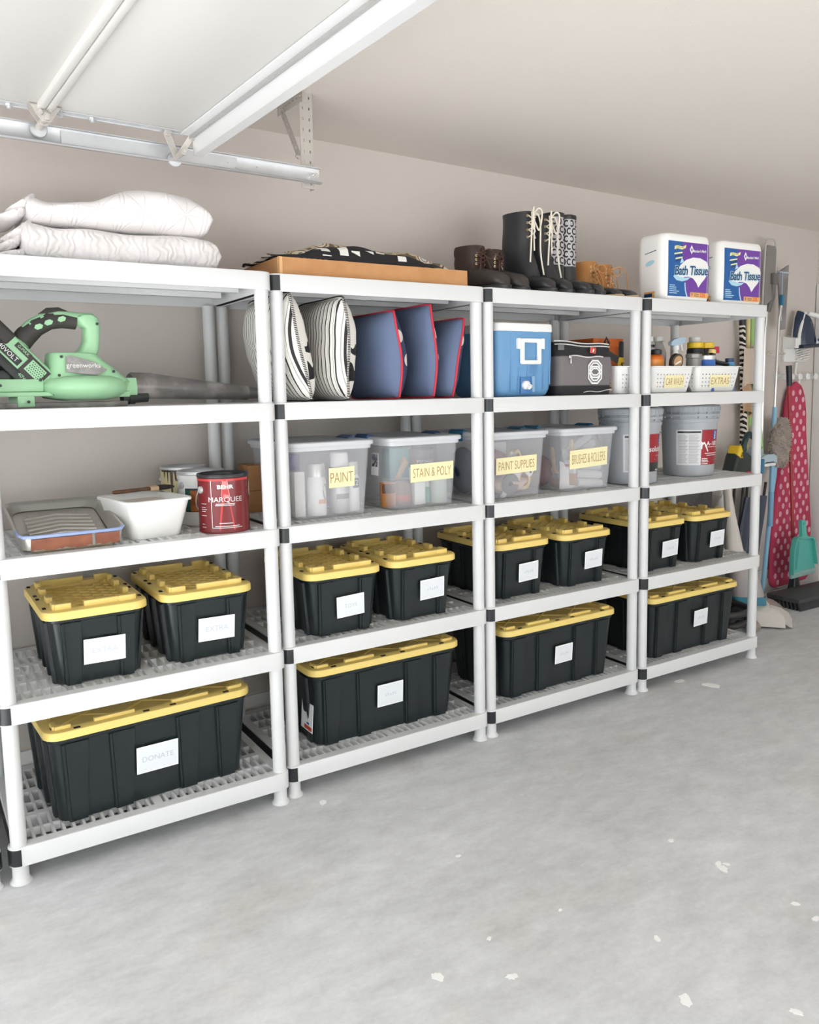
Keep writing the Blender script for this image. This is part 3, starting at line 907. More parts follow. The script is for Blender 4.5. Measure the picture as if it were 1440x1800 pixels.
# ---------------------------------------------------------------- paint tray, tub, cans on the third shelf
def paint_tray():
    al = mat('aluminium_tray', srgb(206, 202, 196), 0.3, 0.8, bump=(20, .05))
    t = thing('paint_tray', 'metal paint roller tray with a rust brown front, left on the middle shelf', 'paint tray', (.095, .03, Z2), (0, 0, .0))
    w_, l_ = .305, .40
    zr = lambda y: .052 + .062 * y / l_
    def sec(k, zf):
        return [(x, y, zf(y)) for x, y in rrect(w_ - 2 * k, l_ - 2 * k, .04, 6, w_ / 2, l_ / 2)]
    o = MB()
    flo = lambda y: .004 + max(0, (y - .1)) * .27
    o.loft([sec(.022, lambda y: max(.0, (y - .1)) * .27), sec(.006, lambda y: .012 + max(0, (y - .12)) * .27), sec(.001, lambda y: zr(y) - .004), sec(-.004, zr), sec(-.003, lambda y: zr(y) + .004), sec(.003, lambda y: zr(y) + .003), sec(.008, lambda y: zr(y) - .006), sec(.02, lambda y: min(flo(y) + .006, zr(y) - .008))], True, False)
    o.grid(lambda a, b: (.012 + (w_ - .024) * a, .012 + (l_ - .024) * b, flo(.012 + (l_ - .024) * b) + .004), 2, 24)
    fix_normals(o).obj('pan', al, t, smooth=50)
    # chevron ribs on the ramp
    rb = MB()
    for i in range(7):
        y = .14 + i * .03
        a, b, c = (.05, y - .012), (w_ / 2, y + .014), (w_ - .05, y - .012)
        rb.tube([(*a, flo(a[1]) + .005), (*b, flo(b[1]) + .005), (*c, flo(c[1]) + .005)], .0042, 6)
    rb.obj('ramp_ribs', al, t)
    # dried brown paint skin on the front
    br = mat('dried_brown_paint', srgb(122, 72, 52), 0.5, var=(18, srgb(150, 92, 66), .35, .7))
    f = MB()
    def wall(a, h):
        pts = rrect(w_ - .003, l_ - .003, .04, 6, w_ / 2, l_ / 2)
        xs = .03 + a * (w_ - .04)
        return (xs, -.0015 + .011 * (1 - h) ** 2, .004 + h * .043)
    for a0, a1 in ((0.0, .66), (.7, .97)):
        n = 20
        vs, fs = [], []
        for i in range(n + 1):
            a = a0 + (a1 - a0) * i / n
            lo = .1 + .08 * abs(math.sin(i * 1.9)) + .05 * math.sin(i * .7)
            vs += [wall(a, lo), wall(a, .98)]
        for i in range(n): fs.append((2 * i, 2 * i + 2, 2 * i + 3, 2 * i + 1))
        f.add(vs, fs)
    f.obj('dried_paint', br, t, (0, -.0012, 0))
    tape = mat('blue_tape', srgb(150, 168, 210), 0.5)
    MB().tube([(.0, .07, zr(.07) + .001), (.0, .03, zr(.03) + .001), (.012, .008, zr(0) + .001), (.04, -.002, zr(0) + .001), (w_ - .04, -.002, zr(0) + .001), (w_ - .012, .008, zr(0) + .001), (w_, .03, zr(.03) + .001)], .0055, 8).obj('blue_tape_rim', tape, t)
    rv = MB()
    for cx in (.06, .2):
        for dx, dy in ((0, 0), (.012, .006), (.028, .008), (.024, -.004), (.006, -.008)):
            y = .34 + dy; rv.ball((cx + dx, y, flo(y) + .005), (.003, .003, .002), 8, 5)
    rv.obj('rivet', M['steel'], t)['kind'] = 'stuff'
paint_tray()

def paint_tub():
    t = thing('paint_tub', 'white plastic tub with a paint brush across it, between tray and paint cans', 'tub', (.505, .2, Z2), (0, 0, .17))
    o = MB()
    S = [(.165, .2, .0), (.17, .205, .003), (.212, .27, .118), (.226, .284, .12), (.228, .286, .127), (.222, .28, .13), (.206, .264, .127), (.17, .21, .03), (.16, .2, .012)]
    o.loft([ring(rrect(a, b, .028, 5), z) for a, b, z in S])
    fix_normals(o).obj('tub_body', M['white'], t, smooth=40)
    MB().loft([ring(rrect(.198, .256, .028, 5), .1), ring(rrect(.2, .258, .028, 5), .108)]).obj('cream_paint', mat('cream_paint', srgb(233, 222, 208), .35), t)
paint_tub()
def paint_brush(loc, rot, label, wood, ferr, brist, L=.21, wd=.05):
    b = thing('paint_brush', label, 'paint brush', loc, rot)
    h = MB().loft([[(x, s * w_ * math.cos(2 * PI * j / 12), .007 * k * math.sin(2 * PI * j / 12)) for j in range(12)] for x, w_, k, s in ((0, .006, .7, 1), (.01, .01, 1, 1), (.06, .013, 1, 1), (.1, .009, .9, 1), (.12, wd * .35, 1, 1), (.13, wd * .48, 1.1, 1))])
    h.obj('brush_handle', wood, b, smooth=60)
    MB().loft([[(x, y, z) for y, z in rrect(wd, .016, .006, 3)] for x in (.126, .155)]).obj('ferrule', ferr, b)
    MB().loft([[(x, y, z) for y, z in rrect(wd * k, .015 * q, .005 * q, 3)] for x, k, q in ((.154, 1, 1), (.19, 1.05, .9), (L, .9, .4))]).obj('bristles', brist, b)
    return b
M['dark_wood'] = mat('dark_wood', srgb(94, 62, 44), .45, var=(30, srgb(120, 80, 54), .4, .7))
M['pale_wood'] = mat('pale_wood', srgb(214, 186, 150), .5, var=(30, srgb(200, 168, 130), .4, .7))
M['bristle'] = mat('dark_bristle', srgb(48, 40, 36), .8, bump=(90, .3))
M['bristle_tan'] = mat('tan_bristle', srgb(176, 140, 104), .8, bump=(90, .3))
pb = paint_brush((.425, .30, Z2 + .1385), (0, -.03, .06), 'dark wooden paint brush lying across the white tub', M['dark_wood'], M['pale_wood'], M['bristle'])

def wrap(r, cx=0.0, cy=0.0, a0=-PI / 2, sgn=1):
    """map flat artwork (x right, y up) on to a cylinder of radius r, centre of the art facing angle a0."""
    return lambda x, y, dr=0.0: (cx + (r + dr) * math.cos(a0 + x / r), cy + (r + dr) * math.sin(a0 + x / r), y)
def wrap_rect(mb, fn, x0, x1, y0, y1, dr, n=16):
    vs, fs = [], []
    for i in range(n + 1):
        x = x0 + (x1 - x0) * i / n
        vs += [fn(x, y0, dr), fn(x, y1, dr)]
    for i in range(n): fs.append((2 * i, 2 * i + 2, 2 * i + 3, 2 * i + 1))
    return mb.add(vs, fs)
def wrap_poly(mb, fn, poly, dr):
    return mb.add([fn(x, y, dr) for x, y in poly], [tuple(range(len(poly)))])

def can(label, loc, r, h, body_m, lid_m, a_rot=0.0, handle_r=None):
    t = thing('paint_can', label, 'paint can', loc, (0, 0, a_rot), 'gallon paint cans on the middle shelf')
    b = MB().lathe([(r * .985, .0), (r, .002), (r, .006), (r * .985, .009), (r * .985, h - .014)], n=44)
    b.obj('can_body', body_m, t)
    MB().lathe([(r * .985, h - .014), (r * 1.015, h - .011), (r * 1.02, h - .004), (r * 1.0, h), (r * .95, h - .001), (r * .9, h - .006), (r * .86, h - .006), (r * .84, h - .012), (r * .4, h - .012)], n=44, cap0=False).obj('rim_and_lid', lid_m, t)
    for s in (-1, 1):
        MB().lathe([(.013, 0), (.012, .006), (.006, .008)], M=Matrix.Translation((s * r * .98, 0, h * .74)) @ Matrix.Rotation(s * PI / 2, 4, 'Y'), n=14).obj('handle_ear', M['galv'], t)
    hb = MB().tube([(-r * 1.03, 0, h * .74)] + [((r * 1.06) * math.cos(PI - PI * k / 14), (r * 1.02) * math.sin(PI * k / 14) * .99 + .004, h * .74 - h * .5 * math.sin(PI * k / 14)) for k in range(15)] + [(r * 1.03, 0, h * .74)], .002, 6)
    hb.obj('wire_handle', M['galv'], t)
    return t
RED = mat('deep_red_paint', srgb(118, 30, 34), .25)
RED2 = mat('bright_red_ink', srgb(196, 56, 58), .3)
RED3 = mat('pink_ink', srgb(226, 128, 128), .3)
SIL = mat('silver_ink', srgb(216, 214, 214), .35, .3)
c1 = can('deep red paint can with a pale round tag, frontmost of the three cans', (.753, .11, Z2), .087, .2, RED, mat('black_can_lid', srgb(44, 44, 46), .35), .2)
fn = wrap(.087, a0=-PI / 2 - .5)
o = MB()
wrap_poly(o, fn, [(-.006, .15), (.012, .15), (.034, .012), (-.022, .012)], .0002).obj('red_beam_print', RED2, c1)
wrap_poly(MB(), fn, [(-.006 - .006, .12), (.012 + .007, .12), (.012, .182), (-.006, .182)], .0003).obj('pink_beam_print', RED3, c1)
wrap_rect(MB(), fn, -.13, .1, .178, .186, .0001, 24).obj('bright_band_print', RED2, c1)
put_text(MB(), 'MARQUEE', .024, lambda a, b: fn(a * 1.1 + .003, b + .115, .0006)).obj('lettering', SIL, c1, smooth=0)
put_text(MB(), 'BEHR', .018, lambda a, b: fn(a * 1.25 + .003, b + .158, .0006), thin=.0006).obj('lettering', SIL, c1, smooth=0)
o = MB()
for k, (x0, x1, y) in enumerate(((-.03, .035, .1), (-.032, .033, .095), (-.02, .025, .034), (-.035, .05, .024), (-.09, -.066, .1), (-.09, -.07, .088), (-.09, -.064, .081), (-.09, -.07, .074), (-.09, -.066, .06), (-.09, -.075, .03), (-.09, -.07, .02))):
    wrap_rect(o, fn, x0, x1, y, y + .0022, .0005, 8)
wrap_rect(o, fn, -.046, -.044, .02, .18, .0004, 2)
wrap_rect(o, fn, -.046, .06, .0185, .0205, .0004, 8)
o.obj('small_print', SIL, c1)['kind'] = 'stuff'
o = MB(); wrap_poly(o, wrap(.087, a0=-.62), [(.019 * math.cos(2 * PI * k / 20), .146 + .028 * math.sin(2 * PI * k / 20)) for k in range(20)], .0009)
o.obj('round_tag', mat('pale_tag', srgb(232, 222, 204), .5), c1)
c2 = can('white paint can with a green and amber wood-stain picture, middle of the three cans', (.745, .325, Z2), .084, .195, M['white'], M['galv'], .3)
fn = wrap(.084, a0=-PI / 2 - 1.0)
TEAL = mat('teal_print', srgb(40, 92, 82), .4); AMB = mat('amber_print', srgb(176, 104, 40), .4, var=(40, srgb(140, 76, 26), .4, .6))
wrap_rect(MB(), fn, -.03, .06, .05, .135, .0003).obj('dark_print', mat('dark_print', srgb(34, 54, 52), .4), c2)
wrap_rect(MB(), fn, -.026, -.008, .055, .128, .0006).obj('teal_print', TEAL, c2)
wrap_rect(MB(), fn, -.008, .06, .052, .128, .0006).obj('amber_print', AMB, c2)
c3 = can('pale paint can with dark drips down its side, rearmost of the three cans', (.735, .505, Z2), .086, .2, mat('cream_label', srgb(226, 214, 164), .4), M['galv'], -.5)
fn = wrap(.086, a0=-PI / 2)
wrap_poly(MB(), fn, [(-.02, .184), (.06, .184), (.06, .09), (.03, .12), (-.01, .15)], .0003).obj('mauve_print', mat('mauve_print', srgb(150, 108, 112), .4), c3)
dr = MB()
for x, l, w_ in ((-.062, .03, .004), (-.045, .05, .003), (-.028, .105, .006), (-.012, .04, .004), (.004, .09, .004), (.02, .03, .005)):
    wrap_poly(dr, fn, [(x - w_, .19), (x - w_ * .5, .188 - l * .7), (x, .186 - l), (x + w_ * .5, .188 - l * .7), (x + w_, .19)], .0012)
wrap_rect(dr, fn, -.08, .06, .182, .19, .0012, 14)
dr.obj('paint_drips', mat('dark_drips', srgb(56, 34, 30), .3), c3)

# ---------------------------------------------------------------- cartons in the gap between left and second unit
for k, (z, h, lb) in enumerate(((Z2, .085, 'brown carton at the back behind the PAINT bin, lower of the two'), (Z2 + .0865, .1, 'brown carton at the back behind the PAINT bin, upper of the two'))):
    t = thing('carton', lb, 'carton', (.97 + .002 * k, .445, z), (0, 0, -.06))
    MB().bb((0, 0, 0), (.105, .12, h), .002).obj('carton_body', M['brown_card'], t)
    MB().bb((-.0006, .05, h * .3), (.0, .07, h + .0006)).bb((0, .05, h), (.1, .07, h + .0006)).obj('carton_tape', mat('carton_tape', srgb(176, 124, 72), .35), t)

# ---------------------------------------------------------------- clear lidded bins
def clear_material():
    m = mat('clear_plastic', srgb(232, 233, 238), 0.22, spec=.4)
    nt, N, L, p = nodes_of(m)
    p.inputs['Alpha'].default_value = .2
    return m
M['clear'] = clear_material()
M['clear_edge'] = mat('frosted_rim', srgb(228, 230, 234), .3, alpha=.75)
M['clear_lid'] = mat('frosted_lid', srgb(226, 228, 232), .35, alpha=.82)
M['latch'] = mat('blue_latch', srgb(52, 92, 140), .4)
M['teal_latch'] = mat('blue_green_latch', srgb(40, 112, 150), .4)
def clear_bin(x, y, label, latch, w_=.33, d_=.42, h_=.268):
    t = thing('clear_bin', label, 'storage bin', (x, y, Z2), (0, 0, 0), 'clear lidded bins on the middle shelf')
    b = MB()
    O = [(w_ - .05, d_ - .05, 0), (w_ - .038, d_ - .04, .004), (w_ - .004, d_ - .004, h_)]
    I = [(w_ - .008, d_ - .008, h_), (w_ - .043, d_ - .045, .008)]
    b.loft([ring(rrect(a, c, .026, 5), z) for a, c, z in O + I])
    fix_normals(b).obj('bin_body', M['clear'], t, smooth=40)
    r = MB().loft([ring(rrect(w_ + .006, d_ + .006, .028, 5), h_ - .012), ring(rrect(w_ + .01, d_ + .01, .03, 5), h_ + .004), ring(rrect(w_ - .008, d_ - .008, .026, 5), h_ + .004), ring(rrect(w_ - .008, d_ - .008, .026, 5), h_ - .012)], False, False)
    r.loft([r.v[0:24], r.v[72:96]], False, False)
    fix_normals(r).obj('bin_rim', M['clear_edge'], t)
    l = MB().loft([ring(rrect(a, c, .03, 5), z) for a, c, z in ((w_ + .02, d_ + .02, h_ + .002), (w_ + .024, d_ + .024, h_ + .006), (w_ + .022, d_ + .022, h_ + .017), (w_ + .012, d_ + .012, h_ + .021), (w_ - .03, d_ - .03, h_ + .021), (w_ - .04, d_ - .04, h_ + .017))])
    fix_normals(l).obj('bin_lid', M['clear_lid'], t)
    for s in (-1, 1):
        a = MB()
        a.loft([[(s * (w_ / 2 + dx), yy, h_ + dz) for dx, dz in ((-.02, .022), (.004, .03), (.016, .022), (.019, -.004), (.015, -.02), (.012, -.018), (.013, .01), (-.018, .019))] for yy in (-.05, -.03, .03, .05)])
        fix_normals(a).obj('latch', latch, t)
    return t
def cream_label(t, words, x, z, w_, h_, size, roll=-.02, d_=.42, hb=.268, space=1.0):
    k = z / hb
    y = -((d_ - .04) / 2 + .018 * k) - .0035
    c = MB().box((0, 0, 0), (w_, .0012, h_)).obj('label_card', M['cream'], t, (x, y - .001, z), (math.atan2(.018, hb), roll, 0))
    fit_text(MB(), words, w_ * .88, h_ * .5, lambda a, b: (a, -.0012, b), thin=-.012, space=space).obj('lettering', M['gold'], c, smooth=0)
BY = .305
b1 = clear_bin(1.175, BY, 'clear bin of spray cans labelled PAINT, leftmost of the four clear bins', M['latch'])
cream_label(b1, 'PAINT', .035, .152, .108, .075, .042)
b2 = clear_bin(1.588, BY, 'clear bin labelled STAIN & POLY, second of the four clear bins', M['latch'])
cream_label(b2, 'STAIN & POLY', .03, .145, .206, .072, .036)
b3 = clear_bin(2.06, BY, 'clear bin labelled PAINT SUPPLIES, third of the four clear bins', M['teal_latch'])
cream_label(b3, 'PAINT SUPPLIES', -.005, .145, .225, .072, .034, -.03)
b4 = clear_bin(2.485, BY, 'clear bin labelled BRUSHES & ROLLERS, right of the PAINT SUPPLIES bin', M['teal_latch'])
cream_label(b4, 'BRUSHES & ROLLERS', -.005, .15, .235, .085, .03, -.04)
# barcode sticker on the left ends
for bb in (b1, b2):
    s = MB().bb((-.0006, -.028, -.045), (.0006, .028, .045)).obj('sticker', M['card_edge'], bb, (-.157, -.07, .178), (0, .06, 0))
    MB().bb((-.001, -.022, -.01), (-.0005, .022, .04)).obj('sticker_print', mat('sticker_ink', srgb(50, 70, 100), .5, var=(60, srgb(200, 190, 180), .5, .52)), s)

def spray_can(x, y, z, r, h, body, cap, label, cap_h=.05, cap_r=None, group=None):
    t = thing('spray_can', label, 'spray can', (x, y, z), (0, 0, 0), group)
    MB().lathe([(r * .94, 0), (r, .004), (r, h - cap_h - .014), (r * .86, h - cap_h)], n=26).obj('can_body', body, t)
    q = cap_r or r * .92
    MB().lathe([(q, h - cap_h), (q, h - .006), (q * .9, h)], n=26).obj('cap', cap, t)
    return t
WH, SILV = M['white'], mat('silver_cap', srgb(214, 212, 208), .28, .6)
zb = Z2 + .009
s1 = spray_can(1.135, .165, zb, .036, .195, WH, SILV, 'white spray can with a silver cap, left in the PAINT bin', group='spray cans in the PAINT bin')
s2 = spray_can(1.235, .17, zb, .037, .232, mat('pale_grey_can', srgb(206, 206, 206), .3, .3), WH, 'tallest grey spray can with white cap behind the PAINT card', .055, .035, 'spray cans in the PAINT bin')
s3 = spray_can(1.315, .165, zb, .031, .192, WH, SILV, 'white spray can with a 2X mark, right end of the PAINT bin', group='spray cans in the PAINT bin')
s3.location.x = 1.296; s3.location.y = .19
fn = wrap(.031, a0=-PI / 2 + .2)
o = MB(); wrap_rect(o, fn, -.014, .02, .09, .128, .0004)
o = o.obj('grey_print', mat('slate_print', srgb(96, 112, 128), .4), s3)
put_text(MB(), '2', .03, lambda a, b: fn(a + .003, b + .109, .0012)).obj('lettering', M['white'], o, smooth=0)
fn = wrap(.037, a0=-PI / 2)
o = MB(); wrap_rect(o, fn, -.03, .03, .055, .075, .0004); o.obj('grey_print', mat('grey_print', srgb(140, 140, 138), .4), s2)
fn = wrap(.036, a0=-PI / 2 + .3)
o = MB(); wrap_rect(o, fn, -.02, .016, .045, .062, .0004); o.obj('tan_print', mat('tan_print', srgb(214, 168, 130), .4), s1)
o = MB(); wrap_poly(o, fn, [(.012 + .014 * math.cos(2 * PI * k / 16), .09 + .03 * math.sin(2 * PI * k / 16)) for k in range(16)], .0006); o.obj('grey_oval_print', mat('oval_print', srgb(150, 146, 142), .4), s1)
def small_box(name, label, loc, size, m, rot=(0, 0, 0), cat='box', bands=(), partname='box_body'):
    t = thing(name, label, cat, loc, rot)
    MB().bb((-size[0] / 2, -size[1] / 2, 0), (size[0] / 2, size[1] / 2, size[2]), .0015).obj(partname, m, t)
    for z0, z1, mm in bands:
        MB().bb((-size[0] / 2 - .0008, -size[1] / 2 - .0008, z0), (size[0] / 2 + .0008, size[1] / 2 + .0008, z1)).obj('printed_band', mm, t)
    return t
small_box('small_carton', 'white carton at the left end of the PAINT bin', (1.062, .185, zb), (.042, .06, .168), mat('white_carton', srgb(228, 226, 220), .5))
small_box('small_carton', 'purple carton behind the white one in the PAINT bin', (1.07, .28, zb), (.07, .07, .225), mat('purple_carton', srgb(112, 92, 150), .5), bands=((0, .12, mat('mauve_band', srgb(160, 130, 150), .5)),))
# ---- STAIN & POLY contents
small_box('oil_tin', 'green rectangular tin with a pale front in the STAIN & POLY bin', (1.57, .3, zb), (.1, .06, .225), mat('sea_green_tin', srgb(120, 176, 170), .4), bands=((.0, .1, mat('pale_green_band', srgb(176, 206, 198), .4)),), cat='tin', partname='tin_body')
def small_can(loc, r, h, m, label, lidm=None, cat='tin', name='stain_can', band=None):
    t = thing(name, label, cat, loc)
    MB().lathe([(r * .97, 0), (r, .003), (r, h - .01), (r * 1.02, h - .006), (r * 1.02, h)], n=28, cap1=False).obj('tin_body', m, t)
    MB().lathe([(r * 1.0, h - .001), (r * .9, h - .004), (r * .86, h - .006), (r * .3, h - .006)], n=28, cap0=False).obj('tin_lid', lidm or M['galv'], t)
    if band:
        o = MB(); f = wrap(r, a0=-PI / 2 - .3)
        wrap_rect(o, f, -r * 1.0, r * 1.0, h * band[0], h * band[1], .0004); o.obj('printed_band', band[2], t)
    return t
tk = small_can((1.672, .275, zb), .056, .215, mat('plum_grey_tin', srgb(120, 108, 116), .35), 'tall dark polyurethane tin at the right of the STAIN & POLY bin', band=(.3, .42, mat('rust_band', srgb(190, 128, 96), .4)))
fn = wrap(.056, a0=-PI / 2 - .25)
put_text(MB(), 'MINWAX', .02, lambda a, b: fn(a + .012, b + .166, .0008)).obj('lettering', M['white'], tk, smooth=0)
put_text(MB(), 'POLYURE', .022, lambda a, b: fn(a + .004, b + .132, .0008)).obj('lettering', M['white'], tk, smooth=0)
o = MB(); wrap_poly(o, fn, [(-.05, .17), (-.03, .175), (-.022, .162), (-.034, .155)], .0008); o.obj('flag_print', mat('coral_print', srgb(226, 130, 104), .4), tk)
small_can((1.525, .185, zb), .038, .098, mat('taupe_tin', srgb(122, 98, 84), .35), 'short stain tin at the front of the STAIN & POLY bin', band=(.2, .45, mat('red_brown_band', srgb(180, 90, 66), .4)))
small_can((1.462, .19, zb), .032, .1, mat('amber_tin', srgb(178, 122, 74), .35), 'amber stain tin in the left front corner of the STAIN & POLY bin', band=(.55, .95, mat('dark_brown_band', srgb(96, 66, 54), .4)))
small_box('wipe_pack', 'white bottle-shaped pack below the STAIN & POLY card', (1.592, .175, zb), (.05, .045, .15), WH, cat='pack', partname='pack_body')
small_box('glue_jar', 'teal banded jar beside the white pack in the STAIN & POLY bin', (1.64, .2, zb), (.032, .04, .1), mat('pale_jar', srgb(214, 220, 218), .35), bands=((.0, .065, mat('teal_band', srgb(84, 160, 140), .4)),), cat='jar', partname='jar_body')
jt = small_can((1.694, .172, zb), .036, .12, mat('sage_tin', srgb(190, 200, 188), .4), 'pale green round tin in the right corner of the STAIN & POLY bin')
for k in range(3):
    s = thing('stir_stick', ['left', 'middle', 'right'][k] + ' of three wooden stir sticks leaning in the STAIN & POLY bin', 'stick', (1.475 + k * .02, .24, zb), (.1, .5 - k * .1, .2 * k), 'stir sticks in the STAIN & POLY bin')
    MB().bb((-.012, -.0015, 0), (.012, .0015, .2), .001).obj('stick_body', M['pale_wood'], s)
# ---- PAINT SUPPLIES contents
def cloth(name, label, cat, loc, r, m, seed, amp=.012):
    rnd = random.Random(seed); ph = [rnd.random() * 6 for _ in range(6)]
    def fn(u, v):
        a, b = u * 2 * PI, (v - .5) * PI
        k = 1 + .1 * math.sin(3 * a + ph[0]) * math.cos(b) + .08 * math.sin(5 * a + 4 * b + ph[1]) + .06 * math.sin(7 * b + ph[2] + a)
        c = max(math.cos(b), .0)
        return (r[0] * c * math.cos(a) * k, r[1] * c * math.sin(a) * k, r[2] + r[2] * math.sin(b) * (1 + .06 * math.sin(4 * a + ph[3])))
    t = thing(name, label, cat, loc)
    MB().grid(fn, 30, 18).obj('cloth', m, t, smooth=70)
    return t
cloth('rag', 'dark red rag bundled in the PAINT SUPPLIES bin', 'rag', (2.03, .24, zb + .085), (.075, .07, .055), mat('dark_red_cloth', srgb(150, 60, 74), .9), 4)
cloth('rag', 'pink beige drop cloth at the bottom of the PAINT SUPPLIES bin', 'rag', (2.09, .24, zb), (.105, .1, .042), mat('pink_beige_cloth', srgb(214, 186, 172), .9), 9)
cloth('rag', 'dark blue cloth filling the left end of the PAINT SUPPLIES bin', 'rag', (1.96, .36, zb), (.05, .09, .1), mat('navy_cloth', srgb(46, 66, 82), .9), 12)
def putty():
    t = thing('putty_scraper', 'white plastic scraper sticking up above the PAINT SUPPLIES card', 'scraper', (2.085, .148, zb + .1), (.12, .5, 0))
    MB().prism([(-.03, -.06), (.03, -.07), (.036, .05), (.0, .072), (-.02, .05)], -.001, .001, FRONT).obj('blade', WH, t)
    MB().bb((-.012, -.006, -.13), (.012, .006, -.06), .003).obj('handle', WH, t)
putty()
def sanding_disc():
    t = thing('sanding_disc', 'dark grey sanding disc standing in the PAINT SUPPLIES bin', 'sanding disc', (2.06, .15, zb + .048), (.1, 0, 0))
    MB().prism([(.046 * math.cos(2 * PI * k / 28), .046 * math.sin(2 * PI * k / 28)) for k in range(28)], -.003, .003, FRONT).obj('disc', mat('grey_abrasive', srgb(104, 100, 106), .9, bump=(200, .2)), t)
    MB().lathe([(.01, 0), (.01, .004)], M=Matrix.Translation((0, -.003, 0)) @ Matrix.Rotation(PI / 2, 4, 'X'), n=14).obj('hub', M['dark'], t)
sanding_disc()
def knife():
    t = thing('putty_knife', 'white handled putty knife with a hole, right in the PAINT SUPPLIES bin', 'putty knife', (2.155, .15, zb + .105), (0, .6, 0))
    MB().prism([(-.08, -.012), (-.02, -.016), (.025, -.022), (.034, -.012), (.034, .012), (.022, .02), (-.02, .014), (-.08, .012)], -.005, .005, FRONT).obj('handle', WH, t)
    MB().cyl((.02, -.0055, 0), (.02, .0055, 0), .006, n=14).obj('hanging_hole', M['dark'], t)
    MB().bb((-.12, -.001, -.022), (-.075, .001, .022)).obj('blade', M['steel'], t)
knife()
def tape_roll(label, loc, rot, m, R=.045, r=.03, wd=.03):
    t = thing('tape_roll', label, 'tape', loc, rot)
    MB().lathe([(r, -wd / 2), (R, -wd / 2), (R, wd / 2), (r, wd / 2), (r, -wd / 2)], n=30, cap0=False, cap1=False).obj('tape', m, t, smooth=30)
    MB().lathe([(r - .003, -wd / 2), (r, -wd / 2), (r, wd / 2), (r - .003, wd / 2), (r - .003, -wd / 2)], n=30, cap0=False, cap1=False).obj('core', M['brown_card'], t, smooth=30)
TAN = mat('masking_tape', srgb(222, 196, 128), .7)
tape_roll('tan masking tape roll at the right of the PAINT SUPPLIES bin', (2.15, .18, zb + .06), (PI / 2, .3, .2), TAN)
tape_roll('yellow tape roll half behind the PAINT SUPPLIES card', (2.155, .235, zb + .14), (PI / 2, .2, .5), mat('yellow_tape', srgb(236, 214, 134), .6), .05, .035)
small_box('folded_paper', 'folded white paper at the back of the PAINT SUPPLIES bin', (2.13, .32, zb + .09), (.09, .004, .13), WH, cat='paper', partname='sheet')
# ---- BRUSHES & ROLLERS contents
paint_brush((2.425, .155, zb + .225), (0, PI / 2, .2), 'pale wooden paint brush standing handle up in the BRUSHES & ROLLERS bin', M['pale_wood'], M['galv'], M['bristle_tan'])
paint_brush((2.375, .23, zb + .19), (.5, PI / 2 - .35, .6), 'tan bristled paint brush lying at the left of the BRUSHES & ROLLERS bin', M['pale_wood'], M['galv'], M['bristle_tan'], wd=.06)
small_box('brush_sleeve', 'white card brush sleeve with a red mark under the BRUSHES & ROLLERS card', (2.44, .17, zb), (.07, .016, .13), M['card'], bands=((.1, .112, mat('red_mark', srgb(206, 96, 110), .5)),), cat='sleeve', partname='sleeve_body')
def roller_pack(label, loc, rot, n=3):
    t = thing('roller_pack', label, 'paint roller', loc, rot, None)
    for k in range(n):
        MB().lathe([(.008, -.08), (.019, -.078), (.02, -.07), (.02, .07), (.019, .078), (.008, .08)], M=Matrix.Translation((0, k * .041 - .04, 0)) @ Matrix.Rotation(PI / 2, 4, 'Y'), n=18).obj('roller_cover', mat('white_nap', srgb(226, 226, 224), .95, bump=(300, .3)), t)
    MB().loft([[(x, y, z) for y, z in rrect(.135, .05, .02, 4)] for x in (-.088, -.08, .08, .088)]).obj('plastic_wrap', M['clear'], t)
roller_pack('plastic wrapped pack of white rollers, upper right in the BRUSHES & ROLLERS bin', (2.535, .2, zb + .16), (PI / 2 - .2, -.5, 0))
roller_pack('plastic wrapped pack of white rollers low in the right of the BRUSHES & ROLLERS bin', (2.54, .17, zb + .055), (PI / 2 - .25, .1, 0))
cloth('rag', 'dark red rag at the left of the BRUSHES & ROLLERS bin', 'rag', (2.4, .34, zb), (.06, .07, .07), mat('brick_red_cloth', srgb(146, 82, 78), .9), 21)
def scraper2():
    t = thing('paint_guard', 'clear white paint guard in the front left corner of the BRUSHES & ROLLERS bin', 'paint guard', (2.39, .165, zb), (.05, 0, 0))
    MB().prism([(-.03, .0), (.035, .0), (.03, .06), (-.01, .12), (-.035, .13), (-.03, .05)], -.001, .001, FRONT).obj('guard', mat('milky_plastic', srgb(222, 220, 218), .4), t)
scraper2()

